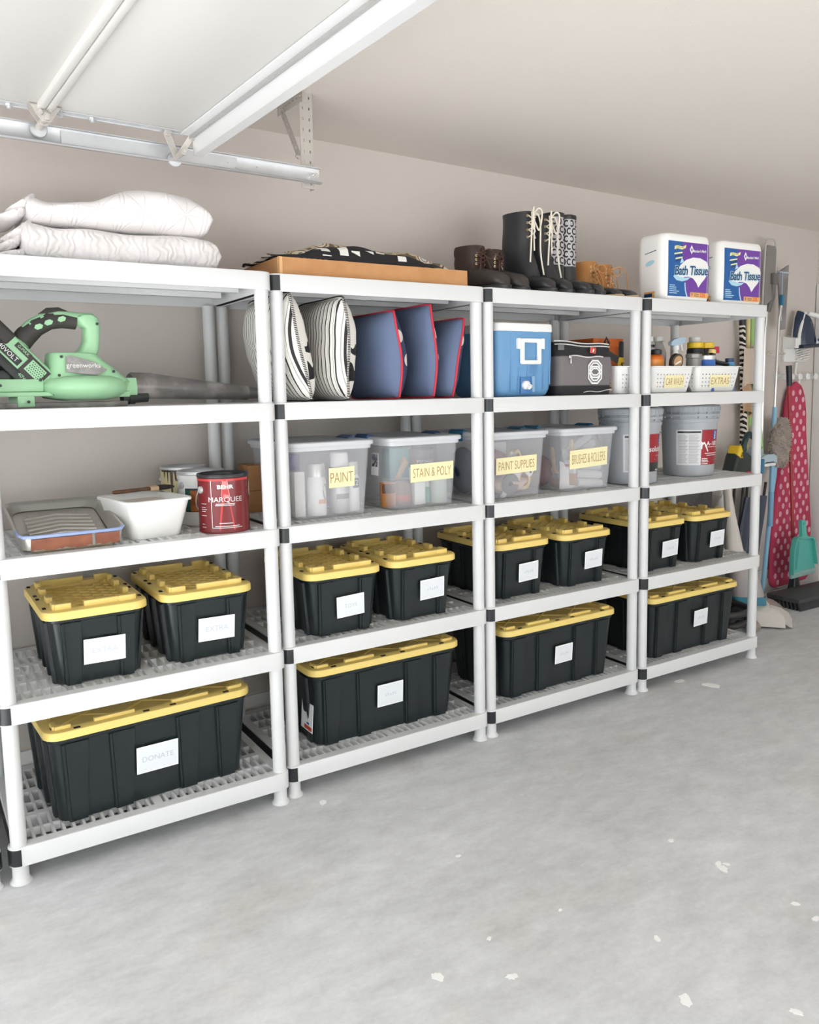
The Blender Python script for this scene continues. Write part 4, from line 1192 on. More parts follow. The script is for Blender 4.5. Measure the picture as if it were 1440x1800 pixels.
# ---------------------------------------------------------------- five-gallon paint buckets
def bucket(label, loc, rz, kind):
    GR = mat('grey_bucket_plastic', srgb(172, 177, 182), .36)
    t = thing('paint_bucket', label, 'bucket', loc, (0, 0, rz), 'five gallon paint buckets')
    r0, r1, h = .128, .146, .368
    prof = [(r0 - .004, 0), (r0, .004), (r0 + (r1 - r0) * .8, h * .76), (r1 + .004, h * .762), (r1 + .005, h * .81), (r1 - .002, h * .812), (r1 - .002, h * .845), (r1 + .007, h * .847), (r1 + .008, h * .88), (r1 - .001, h * .882), (r1 - .001, h * .93)]
    MB().lathe(prof, n=48).obj('bucket_body', GR, t)
    MB().lathe([(r1 + .001, h * .905), (r1 + .009, h * .91), (r1 + .01, h * .98), (r1 + .004, h), (r1 - .012, h), (r1 - .016, h - .01), (r1 * .5, h - .01)], n=48, cap0=False).obj('bucket_lid', GR, t)
    rb = MB()
    for k in range(40):
        a = 2 * PI * k / 40
        rb.box(((r1 + .0095) * math.cos(a), (r1 + .0095) * math.sin(a), h * .945), (.004, .006, .018), (0, 0, a))
        if k % 2: rb.box(((r1 + .002) * math.cos(a), (r1 + .002) * math.sin(a), h * .865), (.01, .003, .03), (0, 0, a))
    rb.obj('lid_tabs', GR, t)['kind'] = 'stuff'
    f0 = lambda x, y, dr=0.0: ((r0 + (r1 - r0) * .8 * y / (h * .76) + dr) * math.cos(-PI / 2 + x / r0), (r0 + (r1 - r0) * .8 * y / (h * .76) + dr) * math.sin(-PI / 2 + x / r0), y)
    ctr = -.02
    W_, R_ = mat('label_white', srgb(226, 226, 228), .45), mat('label_red', srgb(158, 32, 44), .4)
    def rect(name, x0, x1, y0, y1, dr, m, par=t):
        o = MB(); n = 12; vs, fs = [], []
        for i in range(n + 1):
            for y in (y0, y1): vs.append(f0(x0 + (x1 - x0) * i / n, y, dr))
        for i in range(n): fs.append((2 * i, 2 * i + 2, 2 * i + 3, 2 * i + 1))
        o.add(vs, fs); return o.obj(name, m, par)
    wp = rect('white_label', -.12, .0, .06, .242, .0008, W_)
    rp = rect('red_label', .0, .125, .06, .242, .0008, R_)
    rect('black_band', -.112, -.004, .226, .236, .0014, M['black'], wp)
    tx = MB()
    for k in range(26):
        y = .07 + k * .0058
        for a, b in ((-.11, -.065), (-.06, -.01)):
            e = b - .003 * ((k * 3) % 4)
            tx.add([f0(a + (e - a) * i / 5, yy, .0016) for i in range(6) for yy in (y, y + .0022)], [(2 * i, 2 * i + 2, 2 * i + 3, 2 * i + 1) for i in range(5)])
    tx.obj('small_print', mat('grey_ink', srgb(168, 168, 170), .6), wp)['kind'] = 'stuff'
    rect('blue_logo', .07, .098, .19, .238, .0016, mat('logo_blue', srgb(40, 88, 168), .4), rp)
    lg = MB()
    for a, b, c, d in ((.076, .092, .194, .2), (.079, .089, .203, .216), (.082, .088, .218, .232)):
        lg.add([f0(a, c, .0022), f0(b, c, .0022), f0(b, d, .0022), f0(a, d, .0022)], [(0, 1, 2, 3)])
    lg.obj('logo_print', W_, rp)
    if kind == 'a':
        put_text(MB(), 'A-100', .031, lambda a, b: f0(a + .066, b + .17, .0022), thin=.0006).obj('lettering', M['white'], rp, smooth=0)
        o = MB()
        for a, b, y, hh in ((.035, .12, .152, .002), (.02, .115, .118, .003), (.03, .115, .108, .003), (.004, .036, .09, .004), (.004, .04, .082, .004), (.004, .044, .074, .004), (.004, .04, .064, .004)):
            o.add([f0(a + (b - a) * i / 6, yy, .0022) for i in range(7) for yy in (y, y + hh)], [(2 * i, 2 * i + 2, 2 * i + 3, 2 * i + 1) for i in range(6)])
        o.add([f0(x, y, .0022) for x, y in ((-.004, .142), (.004, .142), (.006, .162), (.014, .17), (.024, .15), (.036, .128), (.04, .13), (.028, .16), (.016, .18), (.006, .176), (.0, .182), (-.004, .18))], [tuple(range(12))])
        o.obj('fine_lettering', M['white'], rp)
    else:
        put_text(MB(), 'Resolution', .036, lambda a, b: f0(a + .04, b + .168, .0022), thin=.0006).obj('lettering', M['white'], rp, smooth=0)
        rect('black_band', .0, .125, .06, .105, .0014, M['black'], rp)
        o = MB()
        for a, b, y, hh in ((.09, .12, .09, .008), (.1, .12, .076, .007), (.05, .08, .064, .006), (.04, .11, .118, .002), (.05, .09, .134, .003)):
            o.add([f0(a, y, .0022), f0(b, y, .0022), f0(b, y + hh, .0022), f0(a, y + hh, .0022)], [(0, 1, 2, 3)])
        o.obj('fine_lettering', M['white'], rp)
    hd = MB().tube([((r1 + .012) * math.cos(a), (r1 + .012) * math.sin(a), h * .84 - .12 * math.sin((a - PI * .02) / (PI * .96) * PI)) for a in [PI * .02 + PI * .96 * k / 16 for k in range(17)]], .003, 8)
    hd.obj('wire_handle', M['galv'], t)
    return t
bucket('grey paint bucket standing across the gap between the two right units', (2.872, .215, Z2), -.12, 'r')
bucket('grey paint bucket with A-100 red label, alone on the rightmost unit', (3.372, .265, Z2), -.42, 'a')

# ---------------------------------------------------------------- cushions on the second unit
def axis_material(name, build):
    m = mat(name, (1, 1, 1), .9)
    nt, N, L, p = nodes_of(m)
    tc = N.new('ShaderNodeTexCoord'); sx = N.new('ShaderNodeSeparateXYZ')
    L.new(tc.outputs['Object'], sx.inputs['Vector'])
    def math_(op, a, b=None):
        n = N.new('ShaderNodeMath'); n.operation = op
        for i, v in enumerate((a, b)):
            if v is None: continue
            if isinstance(v, (int, float)): n.inputs[i].default_value = v
            else: L.new(v, n.inputs[i])
        return n.outputs[0]
    def colour(fac, c0, c1):
        k = N.new('ShaderNodeMix'); k.data_type = 'RGBA'
        L.new(fac, k.inputs['Factor']); k.inputs['A'].default_value = (*c0, 1); k.inputs['B'].default_value = (*c1, 1)
        L.new(k.outputs['Result'], p.inputs['Base Color'])
    build(dict(x=sx.outputs[0], y=sx.outputs[1], z=sx.outputs[2]), math_, colour, N, L, tc)
    return m
def stripes(c, f, colour, N, L, tc):
    fr = f('FRACT', f('MULTIPLY', c['y'], 52.0))
    a = f('LESS_THAN', fr, .24)
    b = f('MULTIPLY', f('LESS_THAN', fr, .5), f('GREATER_THAN', fr, .42))
    colour(f('MAXIMUM', a, f('MULTIPLY', b, .55)), srgb(236, 233, 226), srgb(52, 48, 50))
M['ticking'] = axis_material('ticking_stripe_cotton', stripes)
def zebra(c, f, colour, N, L, tc):
    n = N.new('ShaderNodeTexNoise'); n.inputs['Scale'].default_value = 5; n.inputs['Detail'].default_value = 2
    L.new(tc.outputs['Object'], n.inputs['Vector'])
    v = f('SINE', f('ADD', f('MULTIPLY', c['z'], 42), f('MULTIPLY', n.outputs['Fac'], 26)))
    inside = f('MULTIPLY', f('GREATER_THAN', v, .45), f('MULTIPLY', f('LESS_THAN', f('ABSOLUTE', c['z']), .12), f('LESS_THAN', f('ABSOLUTE', c['y']), .19)))
    colour(inside, srgb(232, 229, 222), srgb(30, 29, 31))
M['zebra'] = axis_material('zebra_print_cotton', zebra)
def flags(c, f, colour, N, L, tc):
    v = N.new('ShaderNodeTexVoronoi'); v.inputs['Scale'].default_value = 13
    L.new(tc.outputs['Object'], v.inputs['Vector'])
    colour(f('LESS_THAN', v.outputs['Distance'], .32), srgb(58, 66, 96), srgb(232, 228, 220))
M['flags'] = axis_material('navy_white_print_cotton', flags)
M['denim'] = mat('slate_blue_cotton', srgb(104, 118, 148), .9, bump=(260, .15))
M['red_piping'] = mat('red_piping', srgb(206, 52, 70), .7)
M['black_cord'] = mat('black_white_cord', srgb(60, 56, 56), .8)
M['cord_white'] = mat('white_cord', srgb(232, 230, 224), .85)

def cushion(label, group, x, y, w_, h_, th, m_left, m_right, trim, lean, yaw, seed, ear=.085):
    """square cushion standing on edge, its faces looking left and right; local y into the shelf, z up."""
    t = thing('cushion', label, 'cushion', (x, y, Z3 + .004), (0, lean, yaw), group)
    rnd = random.Random(seed); ph = [rnd.random() * 6 for _ in range(6)]
    def edge(u, v):
        # outline pulled in along the sides so that the corners stand out
        py = (w_ / 2) * u * (1 - ear * v * v * (1 if abs(u) > .5 else abs(u) * 2)); pz = (h_ / 2) * v * (1 - .02 * (1 - u * u) - .035 * u ** 6)
        return py, pz
    def face(side):
        def fn(a, b):
            u, v = 2 * a - 1, 2 * b - 1
            py, pz = edge(u, v)
            k = max(0, 1 - abs(u) ** 3.2) ** .5 * max(0, 1 - abs(v) ** 3.2) ** .5
            wr = .002 * math.sin(7 * u + 5 * v + ph[0]) * k + .0015 * math.sin(13 * v - 4 * u + ph[1]) * k
            x_ = side * (th * k + wr) + .006 * math.sin(3 * v + ph[2])
            return (x_, w_ / 2 + py, h_ / 2 * (1 - ear * .0) + pz)
        return fn
    def shift(fn):      # materials count y from the cushion's own middle
        return lambda a, b: (fn(a, b)[0], fn(a, b)[1] - w_ / 2, fn(a, b)[2] - h_ / 2)
    for side, m, nm in ((-1, m_left, 'left_face'), (1, m_right, 'right_face')):
        MB().grid(shift(face(side)), 26, 26).obj(nm, m, t, (0, w_ / 2, h_ / 2), smooth=180)
    f0 = face(0)
    loop = []
    K = 30
    for i in range(K): loop.append(f0(i / K, 0))
    for i in range(K): loop.append(f0(1, i / K))
    for i in range(K): loop.append(f0(1 - i / K, 1))
    for i in range(K): loop.append(f0(0, 1 - i / K))
    loop.append(loop[0])
    if trim == 'red':
        MB().tube(loop, .0045, 8, caps=False).obj('piping', M['red_piping'], t, smooth=80)
    else:
        MB().tube(loop, .0035, 6, caps=False).obj('cord', M['cord_white'], t, smooth=80)
        s = MB()
        for i in range(0, len(loop) - 1):
            p, q = Vector(loop[i]), Vector(loop[i + 1]); d = q - p
            for k in (0, .5):
                c = p + d * k; tt = d.normalized(); n = Vector((1, 0, 0)).cross(tt)
                s.tube([c - Vector((.0055, 0, 0)) - n * .002, c - n * .006, c + Vector((.0055, 0, 0)) - n * .002], .0016, 4)
        s.obj('stitched_edge', M['black_cord'], t)['kind'] = 'stuff'
    return t
G1, G2 = 'striped cushions on the second unit', 'blue cushions on the second unit'
cushion('striped cushion leaning left behind the paired posts, leftmost in its row', G1, 1.068, .035, .40, .385, .078, M['ticking'], M['zebra'], 'cord', -.2, .0, 1)
cushion('upright striped cushion with black and white corded edge, second in its row', G1, 1.23, .045, .39, .375, .075, M['ticking'], M['zebra'], 'cord', -.04, .02, 2)
cushion('blue cushion with red piping next to the striped ones', G2, 1.455, .05, .40, .335, .068, M['denim'], M['flags'], 'red', -.05, .02, 3)
cushion('tallest blue cushion with red piping, middle of the three blue ones', G2, 1.612, .05, .39, .365, .042, M['denim'], M['flags'], 'red', -.02, .02, 4)
cushion('blue cushion with red piping leaning right against the post', G2, 1.70, .06, .38, .325, .056, M['denim'], M['flags'], 'red', .2, .04, 5)

# ---------------------------------------------------------------- cardboard tray with folded fabric on top of the second unit
t = thing('cardboard_tray', 'shallow brown cardboard box on top of the second unit, under folded fabric', 'cardboard box', (.968, .055, Z4), (0, 0, .0))
o = MB()
w_, d_, h_ = .805, .33, .062
o.bb((0, 0, 0), (w_, .003, h_)).bb((0, d_ - .003, 0), (w_, d_, h_)).bb((0, 0, 0), (.003, d_, h_)).bb((w_ - .003, 0, 0), (w_, d_, h_)).bb((0, 0, 0), (w_, d_, .003)).bb((.003, .003, h_ - .006), (w_ - .003, d_ - .003, h_ - .003))
o.obj('box_body', M['brown_card'], t)
o = MB().bb((-.0012, -.0012, 0), (.0, .012, h_)).bb((-.0012, -.0012, 0), (.012, 0, h_)).obj('corner_fold', mat('card_edge_light', srgb(222, 176, 124), .8), t)
def blackwhite(c, f, colour, N, L, tc):
    v = N.new('ShaderNodeTexVoronoi'); v.distance = 'CHEBYCHEV'; v.inputs['Scale'].default_value = 19; v.inputs['Randomness'].default_value = .75
    L.new(tc.outputs['Object'], v.inputs['Vector'])
    colour(f('LESS_THAN', v.outputs['Distance'], .34), srgb(34, 31, 34), srgb(238, 236, 230))
def circles(c, f, colour, N, L, tc):
    v = N.new('ShaderNodeTexVoronoi'); v.inputs['Scale'].default_value = 17
    L.new(tc.outputs['Object'], v.inputs['Vector'])
    r = N.new('ShaderNodeValToRGB'); r.color_ramp.interpolation = 'CONSTANT'
    e = r.color_ramp.elements
    e[0].position, e[0].color = 0, (*srgb(206, 214, 216), 1)
    e[1].position, e[1].color = .3, (*srgb(74, 58, 48), 1)
    for pos, c in ((.34, (222, 208, 184)), (.48, (82, 66, 54)), (.54, (196, 178, 150)), (.7, (110, 92, 74))):
        k = e.new(pos); k.color = (*srgb(*c), 1)
    L.new(v.outputs['Distance'], r.inputs['Fac'])
    pbsdf = [n for n in N if n.type == 'BSDF_PRINCIPLED'][0]
    L.new(r.outputs['Color'], pbsdf.inputs['Base Color'])
M['bw_fabric'] = axis_material('black_fabric_white_shapes', blackwhite)
M['circle_fabric'] = axis_material('beige_circle_fabric', circles)
def heap(name, label, x0, x1, y0, y1, z, prof, m, seed, droop=0):
    rnd = random.Random(seed); ph = [rnd.random() * 6 for _ in range(6)]
    t = thing(name, label, 'fabric', (x0, y0, z))
    L_, D_ = x1 - x0, y1 - y0
    def hgt(u):
        for (a, va), (b, vb) in zip(prof, prof[1:]):
            if a <= u <= b:
                k = (u - a) / (b - a); k = k * k * (3 - 2 * k); return va + (vb - va) * k
        return 0
    for layer, (s, dz) in enumerate(((1, 0), (.985, .006))):
        def fn(u, v):
            e = max(0, 1 - abs(2 * v - 1) ** 9) ** .5
            z_ = hgt(u) * e + .006 * math.sin(11 * u + 6 * v + ph[0]) * e + .004 * math.sin(23 * u - 8 * v + ph[1]) * e
            yy = D_ * (v + .03 * math.sin(9 * u + ph[2]))
            return (L_ * u, yy, max(z_, .001) + (0 if layer == 0 else -.0))
        if layer == 0:
            MB().grid(fn, 70, 26).obj('folded_cloth', m, t, smooth=80)
    return t
heap('folded_fabric', 'black fabric with white cut-out shapes folded on the cardboard box', .945, 1.655, .062, .34, Z4 + .0625, [(0, .006), (.12, .02), (.3, .05), (.42, .06), (.6, .055), (.8, .048), (.93, .03), (1, .006)], M['bw_fabric'], 3)
heap('folded_fabric', 'beige and brown fabric with circles folded on top of the black one', 1.03, 1.76, .14, .36, Z4 + .065, [(0, .02), (.08, .045), (.3, .078), (.55, .074), (.75, .06), (.92, .034), (1, .006)], M['circle_fabric'], 6)

# ---------------------------------------------------------------- boots on top of the third unit
RUB = mat('black_rubber', srgb(44, 44, 46), .38)
RUB_B = mat('brown_black_rubber', srgb(58, 52, 49), .42)
LEA = mat('dark_brown_leather', srgb(58, 42, 36), .6, bump=(120, .25))
TANL = mat('tan_nubuck', srgb(184, 128, 72), .8, bump=(160, .15))
SOLE = mat('tan_gum_sole', srgb(202, 176, 138), .6)
LACEW = mat('cream_lace', srgb(236, 228, 212), .85)
LACEB = mat('brown_lace', srgb(84, 58, 46), .8)
LACET = mat('tan_lace', srgb(196, 146, 96), .8)
BRASS = mat('brass_eyelet', srgb(214, 190, 150), .3, .8)
def boot(label, group, loc, rz, L_, shaft_h, shaft_w, shaft_d, m_shaft, m_foot, foot_top=.09, wd=.1, sole=RUB, lace=None, eyelets=3, flare=1.0, cuff=None, lean=0.0, ankle=.28):
    """boot pointing along local +x, heel at x = 0."""
    t = thing('boot', label, 'boot', loc, (0, 0, rz), group)
    s = MB()
    outline = []
    for k in range(28):
        a = 2 * PI * k / 28
        c, sn = math.cos(a), math.sin(a)
        x = L_ / 2 + L_ / 2 * math.copysign(abs(c) ** .75, c)
        ww = wd / 2 * (.86 + .16 * math.sin((x / L_ - .2) * 2.6)) * math.copysign(abs(sn) ** .7, sn)
        outline.append((x, ww))
    s.loft([ring([(L_ / 2 + (x - L_ / 2) * k, y * k) for x, y in outline], z) for k, z in ((.97, 0), (1.02, .003), (1.03, .018), (1.0, .022))])
    fix_normals(s).obj('sole', sole, t)
    # rubber foot: sections across the length
    f = MB(); rings = []
    for i in range(15):
        u = i / 14
        x = L_ * (.005 + .985 * u)
        top = foot_top * (1.0 if u < .42 else 1 - .42 * ((u - .42) / .58) ** .9) * (math.sqrt(max(.05, 1 - max(0, (u - .86) / .14) ** 2)))
        if u < .06: top *= .9
        w = wd / 2 * (.84 + .16 * math.sin((u - .2) * 2.6)) * math.sqrt(max(.03, 1 - abs(2 * u - 1) ** 7))
        rings.append([(x, w * math.copysign(abs(math.cos(a)) ** .7, math.cos(a)), .016 + (top - .016) * (.5 + .5 * math.copysign(abs(math.sin(a)) ** .75, math.sin(a)))) for a in [2 * PI * j / 20 for j in range(20)]])
    fix_normals(f.loft(rings)).obj('foot', m_foot, t, smooth=70)
    # shaft
    sh = MB(); rings = []
    base = foot_top * .55
    n = 12
    for i in range(n + 1):
        u = i / n
        z = base + (shaft_h - base) * u
        d = shaft_d * (1 + ankle - ankle * min(1, u * 2.2)) * (1 + (flare - 1) * u)
        w = shaft_w * (1.0 + (flare - 1) * u * .5)
        cx = d / 2 + .006 + lean * u
        wob = .003 * math.sin(9 * u)
        rings.append([(cx + d / 2 * math.copysign(abs(math.cos(a)) ** .85, math.cos(a)) + wob, w / 2 * math.copysign(abs(math.sin(a)) ** .85, math.sin(a)), z) for a in [2 * PI * j / 24 for j in range(24)]])
    top = rings[-1]
    c = Vector((sum(p[0] for p in top) / 24, 0, top[0][2]))
    rings.append([tuple(c + (Vector(p) - c) * .93) for p in top])
    rings.append([tuple(c + (Vector(p) - c) * .9 - Vector((0, 0, .08))) for p in top])
    fix_normals(sh.loft(rings)).obj('shaft', m_shaft, t, smooth=60)
    if cuff:
        MB().loft([[tuple(c + (Vector(p) - c) * k + Vector((0, 0, dz))) for p in top] for k, dz in ((1.02, -.035), (1.06, -.022), (1.06, -.006), (1.0, .006), (.92, .002))], False, False).obj('cuff', cuff, t, smooth=70)
    t['fx'] = shaft_d + .006; t['fz'] = shaft_h; t['sw'] = shaft_w
    # eyelets and laces on the front of the shaft
    if lace:
        ey = MB().lathe([(.0025, 0), (.0055, 0), (.0055, .002), (.0025, .002)], n=10, cap0=False, cap1=False).mesh('eyelet', BRASS)
        z_top = shaft_h - .02; z_bot = foot_top + .004 if shaft_h < .25 else shaft_h - .11
        rows = []
        for k in range(eyelets):
            z = z_bot + (z_top - z_bot) * k / max(1, eyelets - 1)
            u = (z - base) / (shaft_h - base)
            d = shaft_d * (1.28 - .28 * min(1, u * 2.2)) * (1 + (flare - 1) * u)
            x = .006 + lean * u + d * .93
            for sgn in (-1, 1):
                link('eyelet', ey, t, (x + .006, sgn * shaft_w * .27, z), (0, PI / 2, sgn * .55))
            rows.append((x + .012, z))
        lm = MB()
        for (xa, za), (xb, zb_) in zip(rows, rows[1:]):
            for sgn in (-1, 1):
                lm.tube([(xa, sgn * shaft_w * .27, za), (max(xa, xb) + .008, 0, (za + zb_) / 2), (xb, -sgn * shaft_w * .27, zb_)], .0028, 6)
        lm.obj('laces', lace, t)
        t['lx'], t['lz'] = rows[-1]
    return t
def dangling(t, lace, ends, r=.003):
    mb = MB()
    for pts in ends: mb.tube(pts, r, 6)
    return mb.obj('lace_ends', lace, t)
A = -1.32
GB1 = 'dark brown lace boots'
def smooth_path(pts, n=6):
    out = []
    P = [Vector(p) for p in pts]
    for i in range(len(P) - 1):
        p0, p1, p2, p3 = P[max(i - 1, 0)], P[i], P[i + 1], P[min(i + 2, len(P) - 1)]
        for k in range(n):
            u = k / n
            out.append(.5 * ((2 * p1) + (p2 - p0) * u + (2 * p0 - 5 * p1 + 4 * p2 - p3) * u * u + (3 * p1 - p0 - 3 * p2 + p3) * u ** 3))
    out.append(P[-1])
    return out
def loops(x, z, s, sw):
    """bow and two ends hanging down the side that faces the room."""
    return [smooth_path([(x, 0, z), (x + .02, s * .03, z + .012), (x + .024, s * .055, z - .01), (x + .02, s * .03, z - .028), (x + .004, 0, z - .004)]), smooth_path([(x, 0, z), (x + .012, s * .02, z - .03), (x + .02, s * .035, z - .07), (x + .016, s * .04, z - .1)])]
b = boot('dark brown lace boot beside the cardboard box, nearest of its pair', GB1, (1.915, .33, Z4), A, .28, .19, .1, .125, LEA, RUB_B, .115, .106, RUB, LACEB, 4, 1.05, LEA)
dangling(b, LACEB, loops(b['lx'], b['lz'], -1, .1) + loops(b['lx'], b['lz'], 1, .1), .0024)
b = boot('dark brown lace boot behind its mate, touching the tall black boot', GB1, (2.03, .345, Z4), A, .28, .185, .1, .12, LEA, RUB_B, .115, .106, RUB, LACEB, 4, 1.05, LEA)
dangling(b, LACEB, loops(b['lx'], b['lz'], -1, .1), .0024)
GB2 = 'tall black rubber boots with cream laces'
def white_laces(t, lx, lz):
    e = []
    for s, l in ((-1, .2), (1, .25), (-.4, .15)):
        e.append(smooth_path([(lx, 0, lz), (lx + .012, s * .018, lz + .012), (lx + .022, s * .03, lz - .03), (lx + .02, s * .034, lz - l * .6), (lx + .026 + .01 * s, s * .036, lz - l)]))
    for s in (-1, 1):
        e.append(smooth_path([(lx, 0, lz), (lx + .02, s * .015, lz + .03), (lx + .03, s * .03, lz + .022), (lx + .028, s * .03, lz - .02), (lx + .022, s * .02, lz - .06), (lx + .012, s * .008, lz - .03), (lx, 0, lz)]))
    dangling(t, LACEW, e, .0036)
b = boot('tall black rubber boot with cream laces, left one with its wide shaft facing out', GB2, (2.175, .33, Z4), A - .02, .28, .357, .092, .15, RUB, RUB, .1, .09, RUB, LACEW, 4, 1.0, None)
white_laces(b, b['lx'], b['lz'])
b = boot('tall black rubber boot with cream laces, right one half behind its mate', GB2, (2.285, .34, Z4), A - .02, .28, .352, .092, .15, RUB, RUB, .1, .09, RUB, LACEW, 4, 1.0, None)
white_laces(b, b['lx'], b['lz'])
GB3 = 'tall rubber boots with grey patterned shafts'
CPAT = mat('pale_grey_canvas', srgb(196, 192, 194), .7)
CINK = mat('black_pattern', srgb(40, 36, 38), .6)
def c_pattern(t, sw, sd, h0, h1):
    """pattern of paired C shapes and ovals printed round the shaft."""
    mk = MB()
    rx, ry = sd / 2, sw / 2
    def on(a, z):
        c, s = math.cos(a), math.sin(a)
        return (sd / 2 + .004 + (rx + .0012) * math.copysign(abs(c) ** .85, c), (ry + .0012) * math.copysign(abs(s) ** .85, s), z)
    step = .034
    n_a = 11
    for r in range(int((h1 - h0) / step)):
        z = h0 + step * (r + .5)
        for k in range(n_a):
            a = 2 * PI * (k + .5 * (r % 2)) / n_a
            rr = step * .46; da = 1.0 / ((rx + ry) / 2)
            vs, fs = [], []
            flip = PI if (r + k) % 2 else 0
            for i in range(13):
                th = flip + .75 + (2 * PI - 1.5) * i / 12
                for q in (.55, 1.02):
                    vs.append(on(a + da * rr * .8 * q * math.cos(th), z + rr * q * math.sin(th)))
            for i in range(12): fs.append((2 * i, 2 * i + 2, 2 * i + 3, 2 * i + 1))
            mk.add(vs, fs)
    mk.obj('pattern_print', CINK, t, smooth=0)['kind'] = 'stuff'
for lb, x, y in (('boot with grey patterned shaft, left of the patterned pair', 2.375, .30), ('boot with grey patterned shaft, right one of the patterned pair, next to the tan boots', 2.462, .315)):
    b = boot(lb, GB3, (x, y, Z4), A - .02, .27, .372, .09, .1, RUB, RUB, .085, .078, RUB, None, 3, 1.0, None, ankle=.06)
    MB().loft([[(.0565 + (.0525) * math.copysign(abs(math.cos(a)) ** .85, math.cos(a)), (.0468) * math.copysign(abs(math.sin(a)) ** .85, math.sin(a)), z) for a in [2 * PI * j / 24 for j in range(24)]] for z in (.145, .22, .3, .356)], False, False).obj('canvas_shaft', CPAT, b)
    c_pattern(b, .0936, .105, .148, .354)
    MB().loft([[(.0565 + (.054 + k) * math.copysign(abs(math.cos(a)) ** .85, math.cos(a)), (.0482 + k) * math.copysign(abs(math.sin(a)) ** .85, math.sin(a)), z) for a in [2 * PI * j / 24 for j in range(24)]] for k, z in ((0, .354), (.001, .356), (.001, .371), (0, .374))], False, False).obj('black_band', RUB, b)
GB4 = 'tan ankle boots with gum soles'
b = boot('tan nubuck ankle boot with black toe and gum sole, left one of its pair', GB4, (2.635, .375, Z4), A, .27, .18, .1, .115, TANL, RUB, .075, .1, SOLE, LACET, 5, 1.02, TANL)
dangling(b, LACET, loops(b['lx'], b['lz'], -1, .1) + loops(b['lx'], b['lz'], 1, .1) + [smooth_path([(b['lx'], 0, b['lz']), (b['lx'] + .02, -.03, b['lz'] - .04), (b['lx'] + .06, -.045, .06), (b['lx'] + .08, -.05, .03)])], .0028)
b = boot('tan nubuck ankle boot with gum sole, right one of its pair, lace loop out', GB4, (2.745, .385, Z4), A, .27, .175, .1, .115, TANL, RUB, .075, .1, SOLE, LACET, 5, 1.02, TANL)
dangling(b, LACET, loops(b['lx'], b['lz'], -1, .1) + loops(b['lx'], b['lz'], 1, .1) + [smooth_path([(b['lx'], 0, b['lz']), (b['lx'] + .03, .04, b['lz'] + .012), (b['lx'] + .05, .07, b['lz'] - .02), (b['lx'] + .05, .075, b['lz'] - .09)])], .0026)

# ---------------------------------------------------------------- blue cooler
def cooler():
    BLU = mat('blue_cooler_plastic', srgb(104, 154, 198), .4, bump=(300, .03))
    t = thing('cooler', 'blue drink cooler with white lid, square handle and spigot', 'cooler', (1.918, .06, Z3))
    w_, d_, h_ = .315, .34, .272
    S = [(.255, .28, .0), (.282, .305, .008), (.298, .322, .03), (.308, .332, .09), (.313, .338, .16), (w_, d_, h_)]
    MB().loft([ring(rrect(a, b_, .03, 5, w_ / 2, d_ / 2), z) for a, b_, z in S]).obj('cooler_body', BLU, t, smooth=50)
    MB().loft([ring(rrect(a, b_, .03, 5, w_ / 2, d_ / 2), z) for a, b_, z in ((w_ - .01, d_ - .01, h_ - .002), (w_ + .004, d_ + .004, h_), (w_ + .004, d_ + .004, h_ + .022), (w_, d_, h_ + .032), (w_ - .02, d_ - .02, h_ + .036))]).obj('cooler_lid', M['white'], t, smooth=50)
    fy = lambda z: d_ / 2 - .169 + (.003 if z < .1 else 0)
    rb = MB()
    for x, z0, z1 in ((.075, .02, .26), (.118, .02, .12), (.165, .085, .14), (.205, .02, .1), (.255, .03, .24), (.29, .05, .25)):
        rb.box((x, .0015, (z0 + z1) / 2), (.0035, .004, z1 - z0), None, .001)
    for k in range(7): rb.box((.2, .0005, .098 + k * .006), (.042, .003, .002))
    rb.obj('moulded_ribs', BLU, t)['kind'] = 'stuff'
    x0, x1, z0, z1 = .122, .232, .135, .242
    fr = lambda x_, z_, w2, h2, r_: [(x_ + px, z_ + pz) for px, pz in rrect(w2, h2, r_, 4)]
    cxh, czh = (x0 + x1) / 2, (z0 + z1) / 2
    oo, ii = fr(cxh, czh, x1 - x0, z1 - z0, .008), fr(cxh, czh, x1 - x0 - .036, z1 - z0 - .034, .003)
    hd = MB().loft([[(x, y, z) for x, z in q] for q, y in ((ii, -.002), (oo, -.002), (oo, -.012), (fr(cxh, czh, x1 - x0 - .004, z1 - z0 - .004, .007), -.014), (fr(cxh, czh, x1 - x0 - .032, z1 - z0 - .03, .003), -.014), (ii, -.012), (ii, -.002))], False, False)
    fix_normals(hd)
    hd.obj('carry_handle', M['white'], t)
    for x in (x0 - .012, x1 + .006):
        MB().bb((x - .006, -.015, z1 - .044), (x + .012, .006, z1 + .001), .003).obj('handle_pivot', M['white'], t)
    MB().bb((.128, -.001, .012), (.19, .004, .082), .002).obj('spigot_recess', mat('deep_blue', srgb(70, 122, 178), .45), t)
    MB().lathe([(.019, 0), (.018, .012), (.008, .018)], M=Matrix.Translation((.152, -.001, .048)) @ Matrix.Rotation(PI / 2, 4, 'X'), n=22).box((.168, -.012, .045), (.022, .01, .014), (0, .4, 0), .003).cyl((.152, -.012, .045), (.152, -.03, .036), .009, .008).obj('spigot', M['white'], t)
    MB().loft([[(.186 + dx, y, z) for dx, y in ((0, .002), (.016, .002), (.016, -.004), (0, -.006))] for z in (.02, .03, .085)]).obj('spigot_guard', mat('pale_blue', srgb(140, 178, 214), .4), t)
cooler()

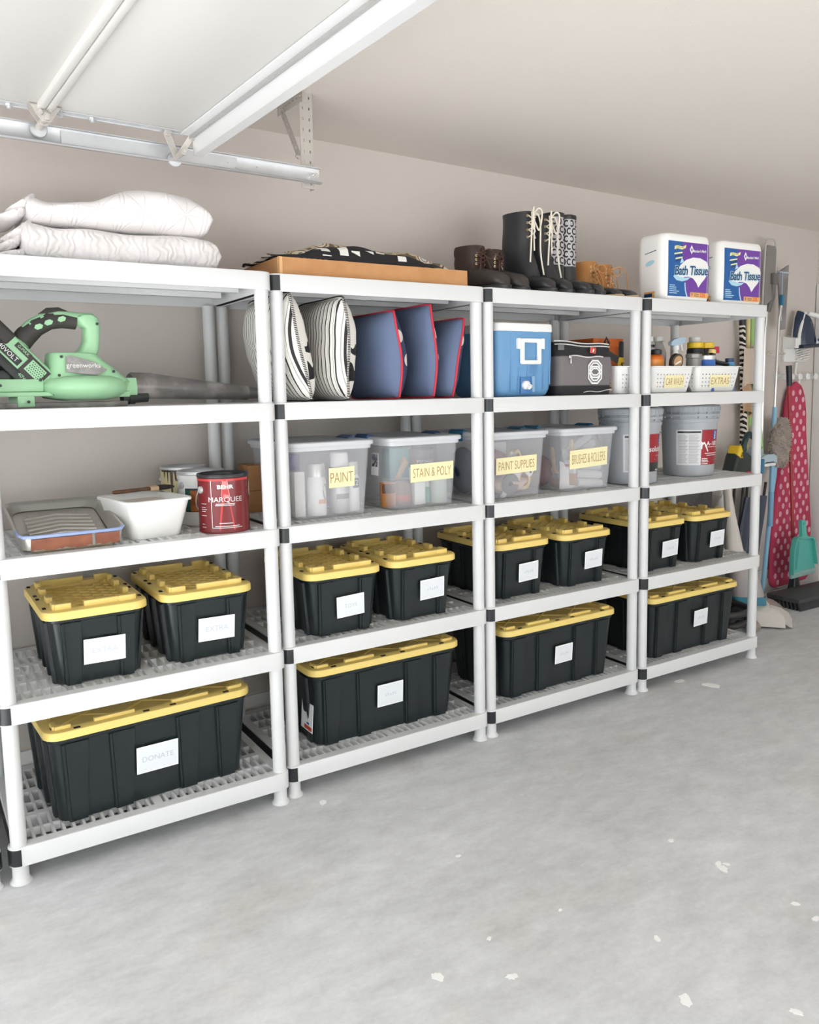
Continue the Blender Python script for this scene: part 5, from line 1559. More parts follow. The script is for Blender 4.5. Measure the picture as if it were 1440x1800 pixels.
# ---------------------------------------------------------------- lunch bag
def lunch_bag():
    GY = mat('grey_nylon', srgb(120, 114, 116), .8, bump=(40, .12))
    BK = mat('black_nylon', srgb(38, 38, 40), .75, bump=(60, .1))
    PI_ = mat('white_piping', srgb(222, 220, 216), .6)
    t = thing('lunch_bag', 'grey and black soft cooler bag with white octagon emblem', 'bag', (2.27, .08, Z3), (0, 0, -.03))
    w_, d_ = .325, .22
    def sec(z):
        k = z / .24
        bow = .012 * math.sin(k * PI)
        W_ = w_ * (.985 + .05 * k); D_ = d_ * (1.0 - .25 * max(0, k - .55) / .45) + bow
        return [(x + .012 * k, y, z + .006 * math.sin(x * 12) * k) for x, y in rrect(W_, D_, .03, 5, w_ / 2, d_ / 2)]
    MB().loft([sec(z) for z in (.042, .07, .1, .13, .155, .172)], False, False).obj('bag_body', GY, t, smooth=60)
    MB().loft([sec(z) for z in (0, .004, .02, .044)]).obj('bag_base', BK, t, smooth=60)
    MB().loft([sec(z) for z in (.17, .19, .21, .225, .234)], False, True).obj('bag_top', BK, t, smooth=60)
    def fy(x, z): 
        k = z / .24
        return d_ / 2 - (d_ * (1.0 - .25 * max(0, k - .55) / .45) + .012 * math.sin(k * PI)) / 2
    def line(z0, z1, r=.0028, x0=.0, x1=w_):
        pts = [(x0 + (x1 - x0) * i / 10, fy(0, z0) - .002, z0 + (z1 - z0) * i / 10 + .003 * math.sin(i * .9)) for i in range(11)]
        return MB().tube(pts, r, 6).obj('piping', PI_, t)
    line(.238, .226, .003); line(.224, .214, .0026); line(.173, .168, .003, .075, .27); line(.012, .02, .0016, .15, .32)
    MB().bb((.0, .1, .236), (w_, .13, .24)).obj('zip', M['black'], t)
    z = MB().bb((.062, -.006, .163), (.078, .004, .176), .002).bb((.069, -.008, .138), (.076, -.002, .165), .002)
    z.obj('zip_pull', M['steel'], t)
    # octagon emblem: nested interlocking outlines
    em = MB()
    cx, cz = .212, .103
    def octa(rx, rz): return [(rx * math.cos(PI / 8 + k * PI / 4), rz * math.sin(PI / 8 + k * PI / 4)) for k in range(8)]
    def band(R, r, dx, dz, a0=0, a1=8):
        O, I = octa(*R), octa(*r)
        for k in range(a0, a1):
            i, j = k % 8, (k + 1) % 8
            vs = [(cx + dx + p[0], -.0038 - .012 * math.sin((cz + dz + p[1]) / .24 * PI) * .5 + .0, cz + dz + p[1]) for p in (O[i], O[j], I[j], I[i])]
            em.add(vs, [(0, 1, 2, 3)])
    band((.046, .044), (.038, .036), 0, .012); band((.034, .032), (.027, .025), 0, .012)
    band((.046, .044), (.038, .036), 0, -.014); band((.034, .032), (.026, .025), 0, -.012)
    em.obj('octagon_emblem', M['white'], t, smooth=0)
    MB().box((.205, -.002, .198), (.034, .002, .026), (0, .12, 0), .001).obj('red_patch', mat('red_patch', srgb(206, 84, 74), .6), t)
    MB().box((.206, -.0035, .197), (.006, .001, .014), (0, .45, 0), .0005).obj('patch_mark', M['white'], t)
    MB().loft([[(x, y, z) for x, z in ((.29, .19), (.3, .168), (.37, .142), (.378, .17), (.31, .2))] for y in (.01, .016)]).obj('side_strap', BK, t)
    MB().tube([(w_ + .004, .04, .2), (w_ + .012, .035, .235), (w_ + .006, .045, .26), (w_, .05, .235)], .006, 8).obj('loop', BK, t)
    MB().bb((.004, -.0005, .198), (.038, .0015, .222)).obj('grey_tab', mat('grey_tab', srgb(112, 112, 114), .7), t)
lunch_bag()
t = thing('orange_bin', 'orange brown panel box standing behind the lunch bag', 'box', (2.555, .15, Z3), (0, 0, 0))
MB().bb((0, 0, 0), (.19, .16, .258), .004).obj('box_body', mat('burnt_orange', srgb(176, 84, 26), .6, var=(8, srgb(150, 68, 20), .4, .7)), t)
MB().bb((-.001, -.001, .22), (.191, .161, .2585)).obj('box_lid', mat('burnt_orange_rim', srgb(188, 92, 32), .6), t)

# ---------------------------------------------------------------- perforated baskets
def basket(label, loc, w_, d_, words, rz=0.0, size=.03, nx=11):
    t = thing('basket', label, 'basket', loc, (0, 0, rz), 'white perforated baskets on the rightmost unit')
    h_ = .128
    bw, bd = w_ - .05, d_ - .05
    b = MB()
    b.loft([ring(rrect(bw - .012, bd - .012, .02, 4), .0), ring(rrect(bw, bd, .022, 4), .004), ring(rrect(bw + .008, bd + .008, .024, 4), .022)], True, False)
    b.loft([ring(rrect(bw + .036, bd + .036, .026, 4), h_ - .03), ring(rrect(bw + .042, bd + .042, .026, 4), h_ - .004), ring(rrect(w_ + .012, d_ + .012, .03, 4), h_ - .003), ring(rrect(w_ + .012, d_ + .012, .03, 4), h_ + .001), ring(rrect(bw + .034, bd + .034, .024, 4), h_)], False, False)
    # four perforated walls with real holes
    R0, R1 = rrect(bw + .008, bd + .008, .024, 4), rrect(bw + .036, bd + .036, .026, 4)
    n = len(R0)
    corners = [4, 5, 9, 10, 14, 15, 19, 0]
    def wall(i, j, cols, skip):
        p0, p1, q0, q1 = [Vector((*R0[i], .022)), Vector((*R0[j], .022)), Vector((*R1[i], h_ - .03)), Vector((*R1[j], h_ - .03))]
        rows = 4
        def P(u, v): return (p0 + (p1 - p0) * u).lerp(q0 + (q1 - q0) * u, v)
        for r in range(rows):
            for c in range(cols):
                O = [((c + a) / cols, (r + e) / rows) for a, e in ((0, 0), (1, 0), (1, 1), (0, 1))]
                if skip(c, r):
                    b.add([P(*o) for o in O], [(0, 1, 2, 3)]); continue
                m_ = ((c + .5) / cols, (r + .5) / rows)
                I = [(m_[0] + .17 / cols * math.cos(a), m_[1] + .2 / rows * math.sin(a)) for a in [PI * 1.25 + PI / 2 * k for k in range(4)]]
                b.add([P(*o) for o in O + I], [(k, (k + 1) % 4, (k + 1) % 4 + 4, k + 4) for k in range(4)])
    lab = lambda c, r: words is not None and r < 3 and nx * .25 < c + .5 < nx * .8
    wall(19, 0 + 24 if False else 0, 2, lambda c, r: True) if False else None
    N4 = 5
    segs = [(N4 * 4 - 1, 0), (N4 - 1, N4), (2 * N4 - 1, 2 * N4), (3 * N4 - 1, 3 * N4)]
    for k, (i, j) in enumerate(segs):
        side_len = (Vector(R0[i]) - Vector(R0[j])).length
        cols = nx if side_len > .1 else 5
        wall(i, j, cols, lab if k == 0 else (lambda c, r: False))
    for s0 in range(4):                         # solid rounded corners
        for k in range(N4 - 1):
            i, j = s0 * N4 + k, s0 * N4 + k + 1
            b.add([(*R0[i], .022), (*R0[j], .022), (*R1[j], h_ - .03), (*R1[i], h_ - .03)], [(0, 1, 2, 3)])
    b.obj('basket_body', M['white'], t, smooth=30)
    if words:
        y = -(bd / 2 + .013)
        c = MB().box((0, 0, 0), (w_ * .46, .0012, .062), None, .0).obj('label_card', M['cream'], t, (.012, y, .055), (.16, 0, 0))
        fit_text(MB(), words, w_ * .4, .034, lambda a, e: (a, -.0012, e), thin=-.01).obj('lettering', M['gold'], c, smooth=0)
    return t
basket('white perforated basket half hidden behind the posts, holding the yellow spray can', (2.74, .22, Z3), .215, .29, None, nx=6)
basket('white perforated basket labelled CAR WASH', (3.02, .21, Z3), .31, .28, 'CAR WASH', size=.042)
basket('white perforated basket labelled EXTRAS', (3.365, .21, Z3), .345, .28, 'EXTRAS', size=.042)
BZ = Z3 + .004
def bottle(label, loc, prof, m, cap=None, capm=None, cat='bottle', sx=1.0, sy=1.0, name='bottle', band=None, rz=0.0):
    t = thing(name, label, cat, loc, (0, 0, rz))
    S = Matrix.Diagonal((sx, sy, 1, 1))
    MB().lathe(prof, n=22, M=S).obj('bottle_body', m, t, smooth=50)
    if cap: MB().lathe(cap, n=18, M=Matrix.Diagonal((max(sx, .8), max(sy, .8), 1, 1)) if False else None).obj('bottle_cap', capm, t, smooth=40)
    if band:
        z0, z1, r, bm = band
        MB().lathe([(r, z0), (r, z1)], n=22, M=S, cap0=False, cap1=False).obj('bottle_label', bm, t)
    return t
YEL = mat('yellow_can', srgb(240, 200, 40), .35); BLK = M['black']
yc = spray_can(2.735, .175, BZ, .033, .243, YEL, BLK, 'yellow spray can with black cap and a black S, in the hidden basket', .075, .031)
fn = wrap(.033, a0=-PI / 2 + .1)
put_text(MB(), 'S', .05, lambda a, b: fn(a, b + .125, .0008), thin=.0015).obj('lettering', BLK, yc, smooth=0)
CLR = mat('clear_bottle', srgb(206, 202, 196), .15, alpha=.6)
ORG = mat('orange_bottle', srgb(232, 118, 36), .3); ORL = mat('orange_label', srgb(246, 158, 66), .4)
bottle('orange bottle with black cap at the left end of the CAR WASH basket', (3.0, .17, BZ), [(.04, 0), (.047, .01), (.047, .165), (.04, .178), (.016, .186), (.016, .19)], ORG, [(.028, .185), (.028, .205), (.02, .21)], BLK, sx=1.0, sy=.6, band=(.1, .16, .0476, ORL))
sb = bottle('pale blue and white spray bottle with trigger in the CAR WASH basket', (3.155, .18, BZ), [(.036, 0), (.042, .006), (.042, .13), (.03, .175), (.014, .2), (.014, .212)], WH, [(.017, .208), (.017, .23), (.013, .232)], WH, sx=1.0, sy=.7)
MB().loft([[(x, y, z) for y, z in ((-.01, z0), (.01, z0), (.011, z1), (-.011, z1))] for x, z0, z1 in ((-.045, .232, .246), (-.02, .23, .262), (.02, .234, .27), (.055, .246, .272), (.062, .25, .27))]).obj('trigger_head', mat('pale_blue_plastic', srgb(176, 200, 218), .4), sb)
MB().tube([(.035, 0, .246), (.044, 0, .225), (.05, 0, .205)], [.006, .005, .004], 8).obj('trigger', WH, sb)
bottle('clear bottle with white cap at the back left of the CAR WASH basket', (3.06, .27, BZ), [(.04, 0), (.042, .01), (.042, .19), (.02, .25), (.018, .262)], CLR, [(.022, .255), (.022, .276), (.02, .279)], WH, band=(.225, .238, .03, BLK))
bottle('clear bottle with white cap at the back right of the CAR WASH basket', (3.15, .285, BZ), [(.036, 0), (.038, .01), (.038, .2), (.02, .25), (.018, .262)], CLR, [(.03, .258), (.03, .278), (.027, .281)], WH)
bottle('clear bottle with white cap at the back of the EXTRAS basket', (3.43, .285, BZ), [(.036, 0), (.038, .01), (.038, .2), (.02, .25), (.018, .262)], CLR, [(.03, .258), (.03, .282), (.027, .285)], WH)
bottle('dark blue capped bottle between the clear bottles', (3.0, .25, BZ), [(.03, 0), (.032, .01), (.032, .18), (.02, .2)], mat('dark_blue_bottle', srgb(46, 56, 78), .4), [(.022, .2), (.022, .228), (.02, .23)], BLK)
t = thing('round_tin', 'dark round tin with a pale emblem tilted at the front of the CAR WASH basket', 'tin', (3.075, .11, Z3 + .152), (.2, 0, 0))
MB().lathe([(.036, -.012), (.04, -.01), (.04, .01), (.036, .012)], M=Matrix.Rotation(PI / 2, 4, 'X'), n=28).obj('tin_body', mat('dark_brown_tin', srgb(62, 50, 44), .4), t)
MB().lathe([(.03, .0121), (.03, .0128)], M=Matrix.Rotation(PI / 2, 4, 'X'), n=28).obj('tin_emblem', mat('tan_emblem', srgb(198, 156, 112), .5), t)
MB().box((0, -.0132, -.004), (.04, .0012, .009), (0, -.4, 0)).obj('tin_emblem_bar', WH, t)
for k, (lx, ly, lb) in enumerate(((3.36, .225, 'yellow capped black bottle at the back of the EXTRAS basket, left of the two'), (3.447, .225, 'yellow capped black bottle at the back of the EXTRAS basket, right of the two'))):
    bottle(lb, (lx, ly, BZ), [(.04, 0), (.043, .01), (.043, .21), (.04, .222)], BLK, [(.038, .222), (.041, .225), (.041, .25), (.036, .253)], YEL, band=(.05, .17, .0436, mat('dark_grey_label', srgb(70, 66, 64), .5)))
bottle('silver capped grey tin at the left front of the EXTRAS basket', (3.25, .145, BZ), [(.036, 0), (.038, .005), (.038, .16), (.036, .166), (.04, .168), (.04, .186), (.026, .192)], mat('grey_tin', srgb(150, 148, 146), .35, .5), cat='tin', name='polish_tin')
bottle('blue and white jar with a silver lid in front of the EXTRAS basket', (3.335, .135, BZ), [(.042, 0), (.044, .005), (.044, .155), (.04, .16)], mat('royal_blue', srgb(60, 110, 190), .35), [(.044, .158), (.045, .16), (.045, .178), (.04, .182)], SILV, cat='jar', name='wax_jar')
bottle('pale bottle with a red cap at the back of the EXTRAS basket', (3.508, .22, BZ), [(.05, 0), (.054, .01), (.054, .14), (.02, .192), (.018, .2)], mat('milky_bottle', srgb(216, 212, 208), .3), [(.024, .198), (.026, .2), (.024, .232)], mat('red_cap', srgb(196, 36, 66), .4), sy=.6)
t = thing('scrub_brush', 'black curved brush with a pale yellow end lying across the EXTRAS basket', 'brush', (3.405, .13, Z3 + .15))
MB().tube(smooth_path([(-.03, 0, .05), (-.02, 0, .01), (.01, 0, .0), (.07, 0, -.008), (.12, .01, -.018)]), .016, 10, flat=.7).obj('brush_handle', BLK, t, smooth=60)
MB().cyl((-.034, 0, .045), (-.03, 0, .064), .02, .018, 14).obj('brush_end', mat('pale_yellow', srgb(236, 206, 130), .5), t)
bottle('small blue bottle with dark cap at the right end of the EXTRAS basket', (3.52, .135, BZ), [(.026, 0), (.028, .006), (.028, .135), (.02, .15)], mat('sky_blue_bottle', srgb(96, 160, 210), .3), [(.022, .148), (.022, .166), (.02, .168)], mat('navy_cap', srgb(46, 66, 100), .4))

# ---------------------------------------------------------------- bath tissue packs
def tissue(label, loc, rz):
    WR = mat('white_film_wrap', srgb(244, 243, 240), .3, bump=(25, .06))
    PU, BL_, LB = mat('purple_print', srgb(110, 60, 158), .35), mat('blue_print', srgb(22, 92, 160), .35), mat('pale_blue_print', srgb(176, 216, 234), .35)
    NAVY, ORA, FLAG = mat('navy_print', srgb(20, 60, 100), .4), mat('orange_print', srgb(240, 178, 110), .4), mat('flag_yellow', srgb(246, 238, 170), .4)
    t = thing('tissue_pack', label, 'toilet paper pack', loc, (0, 0, rz), 'bath tissue packs')
    w_, d_, h_ = .34, .175, .312
    RC = .042
    KZ = ((0, .93), (.008, .975), (.03, 1.0), (h_ * .5, 1.012), (h_ - .03, 1.0), (h_ - .008, .97), (h_, .92))
    rings = []
    for z, k in KZ:
        rings.append(ring(rrect(w_ * k, d_ * k, RC, 8), z))
    MB().loft(rings).obj('wrapped_rolls', WR, t, smooth=60)
    W2, H0, H1 = .285, .02, .275
    x0 = -.125
    def surf(x, y, dr):
        # front of the pack, wrapping round its rounded left corner
        k = 1.0
        for (za, ka), (zb_, kb) in zip(KZ, KZ[1:]):
            if za <= y <= zb_: k = ka + (kb - ka) * (y - za) / (zb_ - za)
        fy = -d_ / 2 * k - dr
        xl = -w_ / 2 * k + RC
        xr = w_ / 2 * k - RC
        if x < xl:
            a = (xl - x) / RC
            if a <= PI / 2: return (xl - (RC + dr) * math.sin(a), -d_ / 2 * k + RC - (RC + dr) * math.cos(a), y)
            return (xl - RC - dr, -d_ / 2 * k + RC + (a - PI / 2) * RC, y)
        if x > xr:
            a = (x - xr) / RC
            return (xr + (RC + dr) * math.sin(a), -d_ / 2 * k + RC - (RC + dr) * math.cos(a), y)
        return (x, fy, y)
    def poly(name, pts, dr, m, sub=1, par=None):
        # fan of strips so the print follows the curved film
        bm = bmesh.new()
        vs = [bm.verts.new((x, y, 0)) for x, y in pts]
        bm.faces.new(vs)
        for k in range(-9, 12):
            g = list(bm.verts) + list(bm.edges) + list(bm.faces)
            bmesh.ops.bisect_plane(bm, geom=g, plane_co=(k * .016, 0, 0), plane_no=(1, 0, 0))
        for k in range(1, 16):
            g = list(bm.verts) + list(bm.edges) + list(bm.faces)
            bmesh.ops.bisect_plane(bm, geom=g, plane_co=(0, k * .02, 0), plane_no=(0, 1, 0))
        bm.verts.index_update()
        o = MB().add([surf(v.co.x, v.co.y, dr) for v in bm.verts], [tuple(v.index for v in f.verts) for f in bm.faces])
        bm.free()
        return o.obj(name, m, par or t, smooth=60)
    xl, xr = -.14, .155
    pr = poly('front_print', [(xl, H0), (xr, H0), (xr, H1), (xl, H1)], .0006, PU)
    poly('blue_print', [(xl, H0), (-.01, H0), (-.02, .05), (-.03, .1), (-.032, .15), (-.04, .2), (-.048, .24), (-.044, H1), (xl, H1)], .0011, BL_, par=pr)
    sw = [(-.09, .12), (-.06, .165), (-.02, .192), (.03, .206), (.08, .206), (.125, .192), (.142, .168), (.138, .14), (.115, .11), (.09, .088), (.07, .066), (.055, .088), (.03, .108), (.0, .114), (-.03, .112), (-.055, .1), (-.09, .098), (-.108, .112)]
    poly('swoosh_print', sw, .0016, WH, par=pr)
    poly('pale_wave_print', [(-.108, .112), (-.085, .094), (-.045, .09), (-.01, .098), (.012, .112), (-.03, .108), (-.07, .112), (-.095, .12)], .002, LB, par=pr)
    poly('pale_peak_print', [(-.062, .172), (-.05, .204), (-.036, .182)], .002, LB, par=pr)
    poly('pale_curve_print', [(-.03, .085), (-.022, .085), (-.018, .05), (-.004, H0), (-.014, H0), (-.026, .05)], .002, LB, par=pr)
    for nm, words, sz, cx, cy, m, th, dr in (('lettering_outline', 'Bath Tissue', .06, .018, .142, LB, .0035, .0024), ('lettering', 'Bath Tissue', .06, .018, .142, NAVY, .0008, .003), ('lettering', "Member's Mark", .018, .074, .238, WH, .0004, .0018)):
        put_text(MB(), words, sz, lambda a, b: surf(a * .92 + cx + b * .12, b + cy + a * .04, dr), thin=th, shear=.0, space=.92).obj(nm, m, pr, smooth=0)
    dia = [(.0, .022), (.014, 0), (0, -.022), (-.014, 0)]
    poly('diamond_logo', [(x + .018, y + .242) for x, y in dia], .0018, WH, par=pr)
    poly('diamond_logo_core', [(x * .4 + .018, y * .4 + .242) for x, y in dia], .0024, PU, par=pr)
    poly('flag_print', [(-.1, .252), (-.08, .256), (-.045, .252), (-.02, .262), (-.024, .247), (-.05, .238), (-.08, .242), (-.102, .236)], .0018, FLAG, par=pr)
    put_text(MB(), 'LONG LAST', .011, lambda a, b: surf(a - .064, b + .247, .0024)).obj('lettering', NAVY, pr, smooth=0)
    for k in range(4):
        y = .218 - k * .011
        poly('slogan_print', [(-.104 + .004 * k, y - .006), (-.046, y + .004), (-.046, y + .01), (-.1 + .004 * k, y + .001)], .0018, NAVY if k % 2 else FLAG, par=pr)
    for k in range(5):
        poly('text_line', [(xl + .008, .068 - k * .009), (xl + (.045, .055, .055, .075, .06)[k], .068 - k * .009), (xl + (.045, .055, .055, .075, .06)[k], .072 - k * .009), (xl + .008, .072 - k * .009)], .0018, LB, par=pr)
    st = poly('orange_strip', [(.012, H0 - .002), (xr, H0 - .002), (xr, H0 + .022), (.012, H0 + .022)], .002, ORA, par=pr)
    put_text(MB(), '9', .024, lambda a, b: surf(a + .024, b + H0 + .01, .0026)).obj('lettering', NAVY, pr, smooth=0)
    put_text(MB(), '235', .024, lambda a, b: surf(a + .1, b + H0 + .01, .0026), thin=.0006).obj('lettering', mat('red_orange_ink', srgb(222, 84, 40), .4), pr, smooth=0)
    for k in range(2):
        poly('strip_line', [(.04, H0 + .013 - k * .008), (.074, H0 + .013 - k * .008), (.074, H0 + .0155 - k * .008), (.04, H0 + .0155 - k * .008)], .0026, NAVY, par=pr)
    # prints on the left end
    poly('end_strip', [(-.27, .012), (-.205, .012), (-.205, .045), (-.27, .045)], .0008, ORA)
    poly('end_strip_print', [(-.27, .02), (-.22, .02), (-.22, .036), (-.27, .036)], .0014, NAVY)
    poly('end_line', [(-.27, .222), (-.2, .232), (-.2, .236), (-.27, .225)], .0008, NAVY)
    poly('end_oval', [(-.238 + .028 * math.cos(2 * PI * k / 16), .178 + .012 * math.sin(2 * PI * k / 16) + .006 * math.cos(2 * PI * k / 16)) for k in range(16)], .0008, LB)
    return t
tissue('bath tissue pack in purple and blue wrap, left of the two and overhanging', (3.085, .14, Z4), -.02)
tissue('bath tissue pack in purple and blue wrap, right of the two', (3.512, .15, Z4), -.03)

# ---------------------------------------------------------------- cleaning things along the wall at the right
WHP = M['white']
LBL = mat('light_blue_plastic', srgb(142, 190, 218), .4)
DBL = mat('mid_blue_plastic', srgb(60, 124, 160), .4)
GMOP = mat('grey_mop_plastic', srgb(138, 134, 130), .5)
CHR = M['steel']
def wp(x, off, z): return tuple(wall_pt(x, off, z))
def wthing(name, label, cat, x, off, z, rot=(0, 0, 0), group=None):
    return thing(name, label, cat, wall_pt(x, off, z), (rot[0], rot[1], rot[2] + TH), group)

# hook rack with knobs, clip rail
r = wthing('hook_rack', 'white wall rack with round knobs above the ironing board', 'hook rack', 5.27, 0, 1.525)
MB().bb((-.25, -.012, -.02), (.25, 0, .02), .004).obj('rail', WHP, r)
for x in (-.21, -.1, .0, .1, .21):
    MB().lathe([(.01, 0), (.01, .03), (.022, .034), (.024, .042), (.018, .048)], M=Matrix.Translation((x, -.01, .0)) @ Matrix.Rotation(PI / 2, 4, 'X'), n=16).obj('knob', WHP, r)
MB().tube([(.0, -.02, .1), (-.02, -.025, .02), (.03, -.03, -.02), (.02, -.03, -.06)], .008, 8).obj('iron_board_hanger', WHP, r)
r = wthing('clip_rail', 'beige broom clip rail holding the mop poles', 'rail', 4.975, 0, 1.685)
MB().bb((-.38, -.02, -.018), (.11, 0, .018), .003).obj('rail', mat('beige_plastic', srgb(214, 206, 196), .5), r)
for x in (-.36, -.24, -.1, .06):
    MB().tube([(x - .02, -.02, 0), (x - .026, -.05, 0), (x - .012, -.06, 0)], .007, 8).tube([(x + .02, -.02, 0), (x + .026, -.05, 0), (x + .012, -.06, 0)], .007, 8).obj('clip', mat('beige_clip', srgb(202, 192, 182), .5), r)

# wide flat mop with looped head
m = wthing('flat_mop', 'grey flat mop hung head up beside the bath tissue', 'mop', 4.80, .06, .9)
MB().tube([(.0, 0, 0), (.005, 0, .9), (.012, -.005, 1.1)], .011, 10).obj('pole', CHR, m)
f = MB()
O = [(-.075, 1.08), (.045, 1.16), (.05, 1.46), (.035, 1.485), (-.045, 1.485), (-.065, 1.46)]
f.prism([(x, z) for x, z in O], -.006, .006, Matrix.Translation((0, -.03, 0)) @ FRONT)
f.obj('mop_pad', GMOP, m)
MB().tube(smooth_path([(.05, -.03, 1.18), (.058, -.03, 1.4), (.05, -.03, 1.5), (.02, -.03, 1.525), (-.035, -.03, 1.525), (-.062, -.03, 1.5), (-.072, -.03, 1.4), (-.085, -.03, 1.08)], 5), .006, 8).obj('wire_frame', mat('pale_grey_frame', srgb(196, 194, 190), .5), m)
MB().box((.02, -.045, 1.27), (.06, .03, .07), None, .006).tube([(.02, -.04, 1.26), (.03, -.03, 1.16), (.015, -.01, 1.06)], .018, 10).obj('pivot', mat('grey_pivot', srgb(112, 108, 106), .5), m)
# second flat mop with blue joint and chrome pole
m = wthing('flat_mop', 'grey flat mop with blue swivel joint and chrome pole, left of the iron', 'mop', 4.87, .07, .5)
MB().prism([(.015, 1.72), (.14, 1.775), (.12, 1.345), (.065, 1.34)], -.005, .005, Matrix.Translation((0, -.02, 0)) @ FRONT).obj('mop_pad', mat('dark_grey_pad', srgb(128, 124, 126), .7, var=(9, srgb(150, 146, 148), .4, .6)), m)
MB().bb((.055, -.03, 1.4), (.063, -.022, 1.72)).bb((.012, -.032, 1.715), (.14, -.016, 1.725)).obj('pad_rail', mat('pale_blue_grey', srgb(176, 190, 200), .5), m)
MB().bb((.03, -.05, 1.5), (.058, -.025, 1.57), .006).obj('swivel_joint', DBL, m)
MB().tube([(.045, -.035, 1.51), (.03, -.03, 1.4), (.012, -.03, .8)], .0105, 10).obj('pole', CHR, m)
MB().tube([(.012, -.03, .82), (.008, -.03, .7), (0, -.03, .22)], [.014, .0175, .0165], 12).obj('grip', LBL, m)
MB().tube([(0, -.03, .24), (-.002, -.03, -.0)], [.0185, .0185], 12).obj('grip_end', mat('soft_blue', srgb(124, 172, 204), .5), m)
# spray mop trigger handle and a thin black-tipped pole left of them
m = wthing('mop_handle', 'white pole with black lower grip behind the right shelf post', 'mop', 4.745, .05, .95)
MB().tube([(0, 0, .2), (.01, 0, 1.0)], .01, 10).obj('pole', mat('pale_pole', srgb(214, 212, 208), .4), m)
MB().tube([(0, 0, .5), (.0, 0, .74)], [.008, .014], 10).obj('black_grip', BLK, m)
MB().bb((-.016, -.012, .88), (.02, .012, .96), .004).obj('collar', GMOP, m)

# microfibre duster
d = wthing('duster', 'fluffy beige microfibre duster on a blue and white pole', 'duster', 4.85, .07, 0.035)
MB().tube([(0, 0, 0), (.03, -.02, .56)], .0155, 12).obj('lower_grip', LBL, d)
MB().tube([(.03, -.02, .56), (.036, -.025, .7)], .009, 10).obj('pole', WHP, d)
MB().tube([(.036, -.025, .69), (.046, -.03, .82), (.052, -.035, .9)], [.014, .018, .014], 12).obj('upper_grip', LBL, d)
fz = MB()
rnd = random.Random(5)
def fluff(u, v):
    a, b = u * 2 * PI, (v - .5) * PI
    k = 1 + .05 * math.sin(9 * a + 14 * b) + .04 * math.sin(17 * a - 11 * b)
    c = max(math.cos(b), 0) ** .6
    return (.098 * c * math.cos(a) * k, .05 * c * math.sin(a) * k, .17 * math.sin(b))
head = MB().grid(fluff, 40, 30).obj('duster_head', mat('beige_fluff', srgb(176, 164, 154), 1.0, bump=(160, 1.0)), d, (.09, -.04, 1.04), (0, .06, 0), smooth=80)
for _ in range(900):
    u, v = rnd.random(), .06 + .88 * rnd.random()
    p = Vector(fluff(u, v)); n = Vector((p.x / .0096, p.y / .0025, p.z / .0289)).normalized()
    s = n.orthogonal().normalized() * .0055
    q = p + n * (.011 + .006 * rnd.random()) + Vector((rnd.uniform(-.005, .005), rnd.uniform(-.005, .005), rnd.uniform(-.006, .004)))
    s2 = n.cross(s)
    fz.add([p - s * .6, p + s * .5 + s2 * .8, p + s * .5 - s2 * .8, q], [(0, 1, 3), (1, 2, 3), (2, 0, 3)])
fz.obj('fluff_tufts', mat('beige_tufts', srgb(186, 174, 164), 1.0), d, (.09, -.04, 1.04), (0, .06, 0), smooth=0)['kind'] = 'stuff'

# green scrubber with pale head
g = wthing('tub_scrubber', 'green handled scrubber with a pale blue head beside the duster', 'brush', 4.705, .1, 1.0)
MB().tube([(0, 0, .26), (.004, 0, .12), (.012, 0, .0)], [.01, .022, .028], 14).obj('handle', mat('light_green_plastic', srgb(150, 202, 128), .4), g)
MB().loft([[(x, y, z) for y, z in ((-.04, -.045 + dz), (.03, -.045 + dz), (.03, .0 + dz), (-.04, .004 + dz))] for x, dz in ((-.03, -.02), (.03, .0), (.12, .0), (.16, -.016))]).obj('scrub_head', mat('pale_blue_foam', srgb(184, 200, 210), .8), g)
MB().bb((.0, -.045, -.075), (.14, .03, -.055), .004).obj('head_plate', WHP, g)
MB().bb((-.04, -.05, -.12), (.0, .02, -.02), .008).obj('head_joint', DBL, g)

# red handled push broom
b = wthing('push_broom', 'push broom with black head, red handle and black grip, on the floor', 'broom', 5.04, .16, 0)
MB().tube([(.02, -.02, .12), (-.01, .05, 1.48)], .012, 12).obj('handle', mat('red_handle', srgb(168, 44, 48), .4), b)
MB().tube([(-.008, .045, 1.46), (-.011, .052, 1.6)], [.0185, .02], 14).obj('grip', BLK, b)
MB().loft([[(.02 + x, -.02 + y, z) for x, y in rrect(a, a * .7, .008, 3)] for a, z in ((.1, .03), (.075, .06), (.05, .17))]).obj('socket', BLK, b)
hb = Matrix.Translation((-.08, -.13, 0)) @ Matrix.Rotation(-.06, 4, 'Z')
B0 = MB().add(*(lambda q: (q.v, q.f))(MB().bb((-.27, -.16, .045), (.36, .08, .075), .006)), M=hb)
B0.obj('broom_block', mat('charcoal_block', srgb(70, 70, 72), .55, bump=(120, .3)), b)
bris = MB()
rnd = random.Random(9)
for i in range(44):
    for j in range(9):
        x, y = -.262 + i * .0143, -.15 + j * .0275
        bris.add([hb @ Vector(p) for p in ((x - .005, y - .005, .048), (x + .005, y - .005, .048), (x + .005, y + .005, .048), (x - .005, y + .005, .048), (x - .008, y - .022, .0), (x + .008, y - .022, .0), (x + .008, y - .008, .0), (x - .008, y - .008, .0))], [(0, 1, 5, 4), (1, 2, 6, 5), (2, 3, 7, 6), (3, 0, 4, 7)])
bris.obj('bristles', mat('black_bristles', srgb(60, 60, 62), .8), b, smooth=0)['kind'] = 'stuff'

